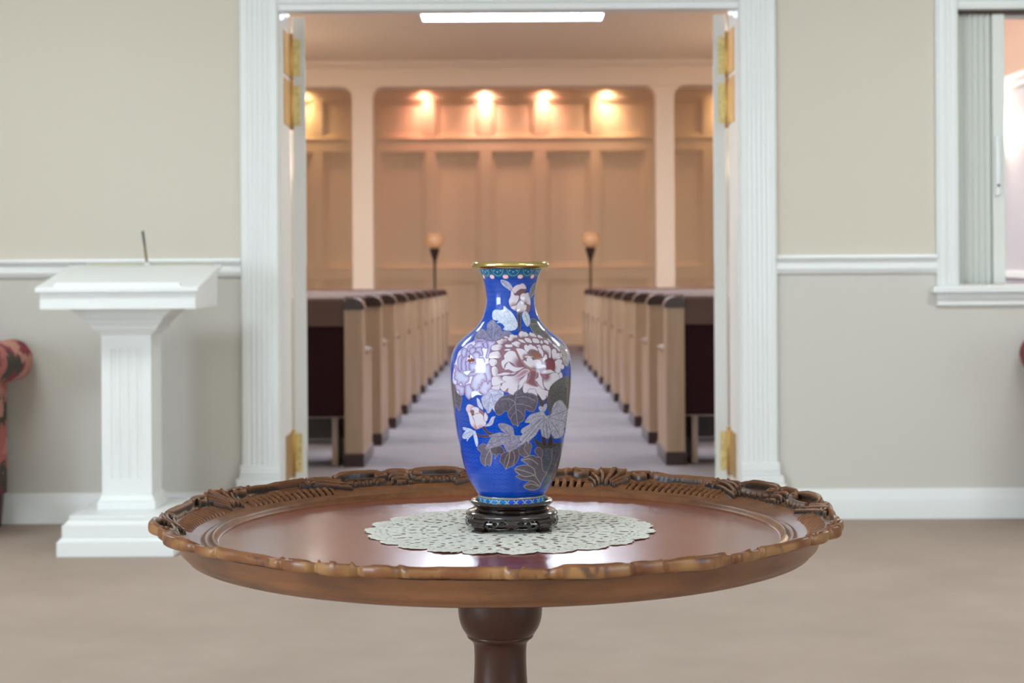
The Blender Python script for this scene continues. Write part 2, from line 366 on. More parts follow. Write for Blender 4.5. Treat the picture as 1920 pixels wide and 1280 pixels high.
# hinges (brass) on both jambs, doors swung into the chapel
def door(side):
    s = side                                     # -1 left, +1 right
    x_j = DXL if s < 0 else DXR
    pivot = (x_j - s*.0, WY1+.045, 0)
    d = bpy.data.objects.new('door_1' if s < 0 else 'door_2', None); C.objects.link(d); d.location = pivot; d['kind'] = 'structure'
    leaf = MB()
    # leaf local: x toward the opening for the edge thickness, y away into the chapel
    t = .062; L = .93; z0, z1 = .015, DZ-.01
    xa, xb = (0.006, t) if s < 0 else (-t, -.006)
    leaf.box(xa,xb,0,L,z0,z1)
    o = obj('door_leaf', leaf, M['white'], d, bevel=.003)
    # raised mouldings on both faces
    mm = MB()
    for za,zb in ((.25,.95),(1.10,2.02)):
        for xf in (xa-.006, xb-.006):
            mm.box(xf,xf+.012,.14,.16,za,zb); mm.box(xf,xf+.012,.77,.79,za,zb); mm.box(xf,xf+.012,.16,.77,za,za+.02); mm.box(xf,xf+.012,.16,.77,zb-.02,zb)
    obj('panel_moulding', mm, M['white'], o, bevel=.003)
    hz = [(1.938,2.128),(1.716,1.918),(.155,.353)]
    for za,zb in hz:
        h = MB()      # page on the door edge
        w0, w1 = (.004,.040) if s < 0 else (-.040,-.004)
        h.box(w0,w1,-.004,.002,za+.012,zb-.012)
        for k in range(4):
            zc = za+.03+k*(zb-za-.06)/3; h.box((w0+w1)/2-.004,(w0+w1)/2+.004,-.006,-.003,zc-.004,zc+.004)
        hp = obj('door_hinge', h, M['brassd'], d)
        j = MB()      # page on the jamb and the knuckle
        x0, x1 = (.0,.0045) if s < 0 else (-.0045,-.0)
        j.box(x0,x1,-.245,-.035,za,zb)
        obj('jamb_page', j, M['brass'], hp, bevel=.001)
        j = MB(); kx = .004 if s < 0 else -.004
        j.lathe([(0,za-.012),(.004,za-.012),(.009,za-.004),(.009,zb+.004),(.004,zb+.012),(0,zb+.012)],20,(kx,-.02))
        obj('knuckle', j, M['brass'], hp, smooth=40)
    rz = radians(8.5)*(1 if s < 0 else -1); d.rotation_euler = (0,0,rz)
    # undo the rotation for jamb pages so they lie on the jamb
    for c in d.children:
        if c.name.startswith('door_hinge'):
            for g in c.children: g.rotation_euler = (0,0,-d.rotation_euler[2])
    # small glowing white bead at the top of the jamb
    ct = MB().lathe([(0,-.012),(.009,-.009),(.013,0),(.009,.009),(0,.012)],20)
    q = obj('door_bead', ct, M['pivot'], d, smooth=60); q.location = (-s*.002, WY0+.025-(WY1+.045), HZ-.022)
    qx, qy = q.location.x, q.location.y; q.location.x = qx*cos(-rz)-qy*sin(-rz); q.location.y = qx*sin(-rz)+qy*cos(-rz)
    return d
door(-1); door(1)

# ------------------------------------------------------------------ ceiling lights
tube_mat = emissive('fluorescent diffuser', (222,236,255), 38.)
def troffer(x, y, w, d, z, label, group, m_=None):
    t = thing('ceiling_light', label, 'ceiling light', (x,y,z), group)
    obj('frame', MB().box(-w/2-.04,w/2+.04,-d/2-.04,-d/2,-.03,.0).box(-w/2-.04,w/2+.04,d/2,d/2+.04,-.03,0).box(-w/2-.04,-w/2,-d/2,d/2,-.03,0).box(w/2,w/2+.04,-d/2,d/2,-.03,0), M['white'], t)
    obj('diffuser', MB().box(-w/2,w/2,-d/2,d/2,-.022,-.004), m_ or tube_mat, t)
    return t
troffer(-.03,20.1,2.12,.5,CHZ,'long white fluorescent ceiling light, the one seen through the doorway','chapel ceiling lights')
troffer(-.03,16.6,2.3,.85,CHZ,'wide fluorescent ceiling light hidden above the door head, reflected in the tabletop','chapel ceiling lights')
troffer(-.03,11.6,2.2,.5,CHZ,'fluorescent ceiling light over the rearmost pews','chapel ceiling lights')
foy = emissive('foyer diffuser', (236,247,250), 21.5)
troffer(-2.2,5.2,1.2,.6,2.9,'ceiling light of the foyer over the left side','foyer ceiling lights',foy)
troffer(2.2,5.2,1.2,.6,2.9,'ceiling light of the foyer over the right side','foyer ceiling lights',foy)
troffer(-2.2,-.6,1.2,.6,2.9,'fill light added on the foyer ceiling behind the camera, left','foyer ceiling lights',foy)  # unseen pair added to brighten the front wall and casings
troffer(2.2,-.6,1.2,.6,2.9,'fill light added on the foyer ceiling behind the camera, right','foyer ceiling lights',foy)
side_d = emissive('side fill diffuser', (242,244,240), 31.)
for k,yy in enumerate((9.5,12.5,15.5,18.5)):  # unseen side rows added to brighten the chapel
    w_ = ('rearmost','second','third','frontmost')[k]
    for sx,wd in ((-1,'left'),(1,'right')):
        troffer(sx*2.7,yy,1.2,.6,CHZ,f'{w_} unseen fill light of the added row over the {wd} pews','chapel ceiling lights',side_d)

def area(name, loc, rot, sx, sy, col, power):
    l = bpy.data.lights.new(name,'AREA'); l.shape = 'RECTANGLE'; l.size = sx; l.size_y = sy; l.color = lin(col); l.energy = power
    o = bpy.data.objects.new(name, l); C.objects.link(o); o.location = loc; o.rotation_euler = rot; return o
def spot(name, loc, rot, ang, col, power, rad=.03):
    l = bpy.data.lights.new(name,'SPOT'); l.spot_size = radians(ang); l.spot_blend = 1.; l.color = lin(col); l.energy = power; l.shadow_soft_size = rad
    o = bpy.data.objects.new(name, l); C.objects.link(o); o.location = loc; o.rotation_euler = rot; return o

# spots over the panelled wall
for x, col, pw, lb in ((-1.47,(255,178,158),95,'downlight with pink beam, leftmost of the four middle ones'),(-.49,(255,196,174),140,'brightest pinkish downlight, second from the left above the panelled wall'),
                   (.48,(255,190,166),110,'downlight with peach beam, third from the left above the panelled wall'),(1.47,(255,208,170),110,'downlight with warm yellow beam right of the other three'),
                   (-3.42,(255,214,160),80,'yellow downlight in the left side bay behind the door edge'),(3.42,(255,214,160),80,'yellow downlight in the right side bay behind the door edge')):
    t = thing('downlight', lb, 'downlight', (x,27.22,ALC), 'downlights above the panelled wall')
    obj('trim_ring', MB().lathe([(.075,-.012),(.10,-.006),(.10,0),(.075,0),(.075,-.012)],32,cap=False), M['white'], t, smooth=40)
    obj('bulb', MB().lathe([(0,-.02),(.03,-.018),(.05,-.008),(.052,-.001),(0,-.001)],24), emissive('bulb', col, 30.), t, smooth=50)
    spot('spot', (x,27.27,ALC-.03), (radians(7),0,0), 90, col, pw*.55, .035)
    spot('spot_core', (x,27.34,ALC-.03), (radians(4),0,0), 60, col, pw*.25, .03)
    spot('spot_wide', (x,27.33,ALC-.03), (0,0,0), 150, col, pw*.3, .03)

# ------------------------------------------------------------------ daylight and lamps of the foyer
for sd, nm, pw in ((-1,'window_2',470),(1,'window_3',170)):
    y0,y1,z0,z1 = SW; xi = sd*5.2
    def bx(m,a,b,*r): a,b = sorted((xi-sd*a,xi-sd*b)); return m.box(a,b,*r)
    m = MB(); bx(m,-.02,.03,y0-.07,y1+.07,z1,z1+.08); bx(m,-.02,.05,y0-.07,y1+.07,z0-.05,z0); bx(m,-.02,.03,y0-.07,y0,z0,z1); bx(m,-.02,.03,y1,y1+.07,z0,z1)
    w = struct(obj(nm, m, M['white'], bevel=.004))
    m = MB(); bx(m,-.07,-.02,(y0+y1)/2-.03,(y0+y1)/2+.03,z0,z1); bx(m,-.07,-.02,y0,y1,(z0+z1)/2-.015,(z0+z1)/2+.015)
    obj('mullion', m, M['white'], w)
    area('daylight', (sd*5.34,(y0+y1)/2,(z0+z1)/2), (pi/2,0,-sd*pi/2 if False else sd*pi/2), y1-y0, z1-z0, (216,234,250), pw)

world = bpy.data.worlds.new('world'); bpy.context.scene.world = world; world.use_nodes = True
world.node_tree.nodes['Background'].inputs[0].default_value = (.75,.85,1,1); world.node_tree.nodes['Background'].inputs[1].default_value = 1.0

# ------------------------------------------------------------------ cloisonne vase
TOP = .752
VX, VY = -.0080, 2.285
F_ = 3191.; MPP = VY/F_
prof_px = [(497,60.5),(503.5,60),(508,57.6),(514,54.8),(525,50.6),(536,48),(548,46.1),(558,45.5),(568,46),(579,48),(590,51.5),(601,56.5),(610,63),(618,71.5),(625,80.5),(631,88),(637,95),(645,102),(654,107.5),(664,111),(676,113),(690,113.8),(706,113.5),(720,113),(732,112),(755,109.7),(776,107),(798,104),(820,100.4),(842,96),(864,91),(880,86.5),(893,81.5),(905,75),(914,69.5),(920,65.3),(924,63.2),(927,62.8),(930,62.6),(940,62.6),(947,63)]
zz = np.array([EYE-(y-490)*MPP for y,_ in prof_px]); rr = np.array([r*MPP for _,r in prof_px])
NZ = 800
zs = np.linspace(zz[0], zz[-1], NZ)
rs_ = np.interp(zs, zz[::-1], rr[::-1])
ker = np.hanning(17); ker /= ker.sum()                # soften the turned profile
sm = np.convolve(np.pad(rs_, 8, mode='edge'), ker, 'valid'); rs_ = sm
# filleted wire ring above the foot
rs_ += .0009*np.exp(-((zs-(EYE-(926.5-490)*MPP))/.0011)**2)
thf = np.linspace(-pi/2, pi/2, 640, endpoint=False); thb = np.linspace(pi/2, 3*pi/2, 240, endpoint=False)
th = np.concatenate([thf, thb]); NT = len(th)
TH, Z = np.meshgrid(th, zs); R = np.repeat(rs_[:,None], NT, 1)
X = R*np.sin(TH); Yc = -R*np.cos(TH)
P = np.stack([X, Yc, Z-TOP], -1)
# the decoration is traced in image pixel coordinates, mirrored for the far side
YD = VY-R*np.abs(np.cos(TH))
EX = 968+(X+VX)*F_/YD; EY = 490+(EYE-Z)*F_/YD
Acol = np.zeros((NZ,NT,3)); 
def S(c): return np.array(lin(c))
hn = rng.random((220,260))
def vnoise(u, v):
    i = np.floor(u).astype(int); j = np.floor(v).astype(int); fu = u-i; fv = v-j
    g = lambda a,b: hn[a%220, b%260]
    return (g(i,j)*(1-fu)+g(i+1,j)*fu)*(1-fv)+(g(i,j+1)*(1-fu)+g(i+1,j+1)*fu)*fv
n1 = vnoise(EX*1.1, EY*1.1); n2 = vnoise(EX*.33+40, EY*.33+9); n3 = vnoise(EX*.07+3, EY*.07+70)
blue = S((1,60,156)); blue2 = S((26,60,190)); 
Acol[:] = blue*(.82+.28*n1[...,None])
w_ = np.clip((EY-840)/90,0,1)[...,None]*.45*n3[...,None]; Acol[:] = Acol*(1-w_)+S((30,70,190))*w_
# wire cloud pattern over the blue ground
ARC = TH*.075/.000716; ZP = 490+(EYE-Z)/MPP
def rings(ox, oy, px, py, rx, ry, wd):
    u = ((ARC-ox+px/2)%px)-px/2; row = np.floor((ZP-oy+py/2)/py); v = ((ZP-oy+py/2)%py)-py/2
    u = ((ARC-ox+(row%2)*px/2+px/2)%px)-px/2
    d = np.abs(np.hypot(u/rx, v/ry)-1)*min(rx,ry)
    return np.clip(1-d/wd,0,1)
wire = np.maximum(rings(0,0,15,9.5,5.6,3.2,1.0), rings(0,0,15,9.5,2.2,1.3,.7)*.6)
wire *= .34*np.clip(n3*1.8-.2,0.05,1)
Acol[:] = Acol*(1-wire[...,None])+S((84,104,160))*wire[...,None]

def smooth_poly(p, it=3):
    p = np.array(p, float); n = len(p); out = []
    for k in range(n):
        a,b,c,d = p[k-1],p[k],p[(k+1)%n],p[(k+2)%n]
        for t in np.linspace(0,1,it,endpoint=False):
            out.append(.5*((2*b)+(-a+c)*t+(2*a-5*b+4*c-d)*t*t+(-a+3*b-3*c+d)*t**3))
    return np.array(out)
TR = {'A':(840,610,10.667),'B':(930,610,8.828),'C':(840,715,10.667),'D':(945,715,9.846),'E':(850,800,8.),'G':(890,485,8.828),'K':(830,700,4.923),'P':(0,0,1.)}
def T(sys, pts):
    x0,y0,s = TR[sys]; return [(x0+a/s, y0+b/s) for a,b in pts]
def region(pts, pad=1.5):
    p = np.array(pts); m = (EX>p[:,0].min()-pad)&(EX<p[:,0].max()+pad)&(EY>p[:,1].min()-pad)&(EY<p[:,1].max()+pad)
    return np.nonzero(m)
def inside_dist(x, y, p):
    n = len(p); ins = np.zeros(len(x), bool); dm = np.full(len(x), 1e9)
    for k in range(n):
        x1,y1 = p[k]; x2,y2 = p[(k+1)%n]
        c = ((y1>y)!=(y2>y)); ins ^= c & (x < (x2-x1)*(y-y1)/((y2-y1) if y2!=y1 else 1e-9)+x1)
        dx,dy = x2-x1,y2-y1; L = dx*dx+dy*dy+1e-9
        t = np.clip(((x-x1)*dx+(y-y1)*dy)/L,0,1); dm = np.minimum(dm, (x-x1-t*dx)**2+(y-y1-t*dy)**2)
    return ins, np.sqrt(dm)
def paint(idx, a, col):
    a = a[:,None]; Acol[idx] = Acol[idx]*(1-a)+col*a
def shape(sys, pts, fill, mode='flat', c2=None, width=6, base=None, wirec=(96,84,92), ww=.55, tex=0, sm=True):
    p = smooth_poly(T(sys,pts)) if sm else np.array(T(sys,pts))
    idx = region(p); x = EX[idx]; y = EY[idx]
    if len(x) == 0: return
    ins, d = inside_dist(x,y,p)
    col = np.repeat(S(fill)[None],len(x),0)
    if mode == 'edge':                       # c2 along the rim of the petal, fill in the middle
        w = np.clip(1-d/width,0,1)[:,None]**1.3; col = col*(1-w)+S(c2)*w
    if mode == 'base':                       # c2 near the base point
        bx,by = T(sys,[base])[0]; w = np.clip(1.25-np.hypot(x-bx,y-by)/width,0,1)[:,None]; w = w*w*(3-2*w); col = col*(1-w)+S(c2)*w
    if tex:
        t = (1-tex*.75+tex*n1[idx]*1.6)[:,None]; col = col*t; q = (n2[idx][:,None]-.5)*tex*.8; col = col*(1+q)
    a = np.clip(.5+np.where(ins,d,-d)/.6,0,1); paint(idx, a, np.clip(col,0,1))
    wv = np.clip(1-d/ww,0,1)*.9; paint(idx, wv, S(wirec)[None])
def line(sys, pts, col, wd=.6, sm=True):
    p = np.array(T(sys,pts)); 
    if sm and len(p) > 2:
        q = [p[0]]
        for k in range(len(p)-1):
            a,b,c,d = p[max(k-1,0)],p[k],p[k+1],p[min(k+2,len(p)-1)]
            for t in np.linspace(.2,1,5): q.append(.5*((2*b)+(-a+c)*t+(2*a-5*b+4*c-d)*t*t+(-a+3*b-3*c+d)*t**3))
        p = np.array(q)
    idx = region(p, wd+1); x = EX[idx]; y = EY[idx]; dm = np.full(len(x),1e9)
    for (x1,y1),(x2,y2) in zip(p,p[1:]):
        dx,dy = x2-x1,y2-y1; L = dx*dx+dy*dy+1e-9; t = np.clip(((x-x1)*dx+(y-y1)*dy)/L,0,1); dm = np.minimum(dm,(x-x1-t*dx)**2+(y-y1-t*dy)**2)
    paint(idx, np.clip((wd+.4-np.sqrt(dm))/.8,0,1), S(col)[None])

LW=(176,176,204); LV=(130,114,164); LV2=(142,116,156); GR=(118,116,134); GD=(74,68,78); PALE=(172,178,196); BG=(150,140,134)
WH=(192,184,194); MV=(124,88,102); MD=(98,62,70); PK=(190,170,188)
# --- leaves that lie behind the blooms
shape('C',[(40,0),(130,0),(200,150),(265,330),(240,450),(215,570),(185,560),(140,450),(110,600),(70,420),(45,250)],(84,78,88),tex=.4,wirec=BG)
shape('G',[(10,1270),(60,1190),(120,1160),(190,1190),(205,1080),(290,1010),(360,1080),(420,1130),(440,1200),(520,1190),(600,1230),(640,1290),(500,1360),(300,1380),(120,1400),(-20,1380)],(112,110,140),tex=.55,wirec=(130,130,150))
for l in ([(290,1010),(310,1150),(300,1300)],[(120,1160),(180,1250),(260,1330)],[(440,1200),(400,1260),(340,1340)]): line('G',l,(150,150,170),.3)
shape('G',[(300,1000),(290,890),(340,840),(460,850),(480,780),(540,830),(620,900),(700,1050),(690,1150),(600,1190),(470,1170),(490,1120),(430,1060),(360,1060),(390,1020)],(176,184,204),tex=.35,wirec=(150,160,170))
for l in ([(680,1140),(560,1030),(470,900)],[(560,1030),(500,1110)],[(600,1060),(570,900)]): line('G',l,(140,148,170),.3)
shape('G',[(915,1030),(970,990),(1050,1050),(1120,1150),(1200,1280),(1260,1400),(1050,1330),(960,1220)],(82,80,80),tex=.4,wirec=BG)
shape('B',[(560,-20),(760,0),(860,150),(960,230),(900,260),(800,210),(620,120)],(88,86,86),tex=.4,wirec=BG)
shape('B',[(920,240),(1020,270),(1120,350),(1190,480),(1195,620),(1160,680),(1110,640),(1080,560),(1060,430),(980,320)],(146,140,142),tex=.35,wirec=BG)
# --- neck bud
shape('G',[(705,870),(750,870),(755,1000),(750,1190),(760,1260),(735,1260),(715,1100)],(62,52,56),wirec=(110,100,96))
shape('G',[(430,350),(520,365),(580,410),(625,480),(600,530),(540,490),(460,430)],(142,144,166),tex=.5,wirec=(170,170,180)); line('G',[(440,360),(530,430),(600,520)],(90,90,110),.3)
shape('G',[(1040,400),(960,430),(905,560),(920,650),(990,560),(1030,490)],(112,112,122),tex=.4,wirec=(160,160,160)); line('G',[(1030,420),(960,520),(920,640)],(70,70,80),.3)
shape('G',[(575,700),(600,620),(700,560),(830,560),(920,690),(900,860),(760,890),(650,840),(590,790)],MV)
shape('G',[(650,540),(700,530),(780,480),(850,490),(835,550),(760,590),(740,640),(700,600),(655,600)],(104,72,80))
shape('G',[(610,530),(640,470),(700,430),(740,425),(790,405),(830,430),(855,485),(835,502),(760,500),(700,540),(665,572)],WH,'edge',PK,8)
shape('G',[(600,530),(640,550),(655,600),(690,605),(730,610),(728,660),(690,740),(660,780),(590,795),(560,700),(590,620)],WH,'base',MV,11,(650,810))
shape('G',[(750,610),(790,570),(830,575),(885,560),(895,610),(922,690),(912,780),(870,760),(800,690),(755,660)],WH,'base',MV,11,(790,760))
shape('G',[(860,760),(915,780),(893,890),(850,860)],(128,90,104))
shape('G',[(590,800),(640,778),(700,775),(710,870),(640,845)],WH,'base',MV,7,(700,870))
shape('G',[(690,765),(750,690),(790,720),(810,760),(855,765),(850,840),(820,870),(780,880),(700,880),(690,840)],WH,'base',(160,130,146),9,(770,905))
shape('G',[(790,900),(840,870),(880,910),(905,970),(910,1060),(870,1120),(820,1060),(785,970)],(166,176,188),tex=.35,wirec=(180,186,180)); line('G',[(825,900),(860,1000),(870,1100)],(100,110,120),.3)
# --- left bloom (lavender edged petals)
shape('A',[(520,300),(560,265),(620,262),(650,270),(700,262),(720,290),(760,310),(850,300),(930,310),(970,340),(1000,470),(900,600),(860,800),(870,1100),(860,1200),(850,1330),(760,1390),(690,1395),(600,1330),(450,1440),(400,1475),(330,1400),(320,1330),(290,1390),(210,1380),(150,1300),(120,1180),(80,1130),(78,1000),(95,900),(110,830),(110,780),(160,650),(200,520),(300,430),(400,350)],(206,202,232),'edge',(190,180,215),12)
left = [
 [(540,300),(600,265),(700,262),(715,300),(690,320),(600,305),(530,340)],
 [(500,430),(520,380),(560,335),(600,310),(640,312),(675,310),(685,370),(700,440),(600,480)],
 [(690,370),(705,335),(740,318),(770,335),(785,400),(780,450),(720,450)],
 [(760,320),(800,302),(850,300),(880,310),(930,300),(960,330),(985,345),(1000,400),(870,420),(830,560),(800,640),(740,640),(790,430)],
 [(370,470),(385,420),(410,395),(430,380),(465,372),(488,400),(500,440),(440,500),(380,520)],
 [(250,570),(248,520),(262,480),(290,455),(320,440),(350,450),(367,475),(370,520),(340,620),(280,640)],
 [(180,700),(185,650),(205,615),(225,590),(260,578),(280,600),(260,700),(250,900),(215,900),(185,850),(178,780)],
 [(120,830),(108,800),(130,780),(155,790),(175,850),(205,900),(290,930),(350,990),(415,1010),(410,1090),(385,1130),(350,1150),(335,1185),(315,1225),(290,1205),(262,1180),(250,1140),(222,1160),(190,1172),(165,1150),(160,1100),(125,1080),(108,1030),(120,990),(112,940),(135,900)],
 [(125,1180),(160,1165),(200,1170),(230,1190),(260,1200),(320,1230),(315,1330),(300,1360),(270,1390),(240,1370),(215,1380),(205,1350),(200,1300),(165,1295),(140,1260)],
 [(330,1200),(400,1160),(430,1170),(480,1280),(505,1320),(465,1390),(440,1440),(400,1475),(355,1430),(330,1380),(320,1300)],
 [(620,1330),(600,1290),(640,1190),(700,1100),(740,1060),(850,1120),(862,1200),(845,1260),(800,1290),(790,1360),(720,1392),(660,1360)],
 [(700,950),(715,850),(745,780),(800,760),(835,800),(840,900),(862,1000),(858,1100),(810,1110),(790,1180),(760,1130),(720,1000)],
 [(260,700),(275,665),(300,640),(335,608),(370,640),(345,720),(355,880),(335,915),(290,912),(262,895),(252,800)],
 [(335,760),(345,720),(375,700),(420,720),(420,860),(440,900),(350,900),(350,820)],
 [(355,570),(358,530),(380,508),(420,515),(440,570),(400,620),(370,620)],
 [(420,470),(440,440),(480,438),(505,432),(530,450),(548,500),(520,540),(470,590),(440,560),(415,540)],
 [(550,450),(580,428),(610,425),(635,415),(662,425),(668,480),(690,530),(690,600),(640,600),(600,530),(545,520)],
 [(470,590),(482,555),(510,540),(545,522),(590,530),(620,550),(632,600),(610,690),(570,780),(530,730),(500,640)],
 [(580,780),(582,730),(600,680),(630,640),(690,628),(730,690),(720,780),(700,820),(640,850)],
 [(408,770),(430,745),(470,742),(520,730),(552,755),(568,800),(600,870),(560,900),(510,895),(480,942),(440,915),(425,880),(408,850)],
 [(490,1010),(600,950),(660,900),(700,930),(740,980),(755,1060),(750,1110),(725,1125),(700,1090),(675,1100),(665,1150),(650,1190),(615,1190),(610,1240),(580,1280),(545,1325),(505,1310),(480,1270),(450,1240),(432,1190),(450,1130)],
 [(388,1015),(400,970),(430,935),(500,920),(560,890),(608,908),(570,960),(520,1000),(450,1010)],
]
for p in left: shape('A',p,LW,'edge',LV if p[0][1] < 800 else LV2,6.0,wirec=(70,58,84),ww=.6)
shape('A',[(290,925),(340,905),(440,898),(420,945),(375,988),(335,975)],(208,216,228),wirec=(120,110,130))
shape('C',[(450,215),(500,185),(545,180),(590,205),(630,235),(670,270),(600,262),(540,275),(460,320)],(214,224,230),wirec=(120,110,130))
for cx,cy,rx,ry in ((415,620,14,30),(400,690,20,22),(432,700,22,38),(470,690,20,42),(500,690,22,34),(460,655,16,14)):
    shape('A',[(cx-rx,cy),(cx,cy-ry),(cx+rx,cy),(cx,cy+ry)],(134,56,34),'edge',(88,36,30),1.2,wirec=(80,34,30),ww=.4)
# --- leaves between
shape('C',[(650,330),(690,285),(760,240),(850,150),(930,165),(1000,160),(1080,190),(1100,260),(1050,350),(1000,450),(1018,640),(975,635),(920,600),(860,540),(835,600),(770,635),(745,560),(700,520),(670,440)],(158,158,184),tex=.45,wirec=(120,118,140))
for l in ([(850,240),(900,420),(1000,620)],[(840,260),(800,400),(790,600)],[(860,300),(960,260),(1060,250)],[(830,320),(740,380),(700,480)]): line('C',l,(104,102,128),.35)
shape('C',[(560,325),(600,350),(630,410),(665,480),(682,560),(630,530),(590,490),(570,430)],(172,176,198),tex=.35,wirec=(150,150,170))
shape('D',[(80,240),(150,245),(220,200),(280,140),(330,90),(350,200),(450,225),(540,250),(600,300),(605,370),(585,450),(540,545),(490,560),(440,540),(380,520),(372,600),(352,700),(310,740),(270,760),(240,832),(210,800),(150,800),(110,720),(60,640),(50,565),(0,550),(-60,600),(-130,620),(-185,540),(-190,460),(-150,370),(-60,280)],(80,74,86),tex=.5,wirec=BG)
for l in ([(215,230),(190,380),(215,600),(240,830)],[(190,400),(100,320),(-60,330)],[(195,400),(120,480),(60,560)],[(200,420),(330,420),(500,480)],[(210,520),(290,560),(350,640)],[(210,560),(140,620),(110,700)],[(220,300),(380,280),(560,360)]): line('D',l,(140,134,146),.35)
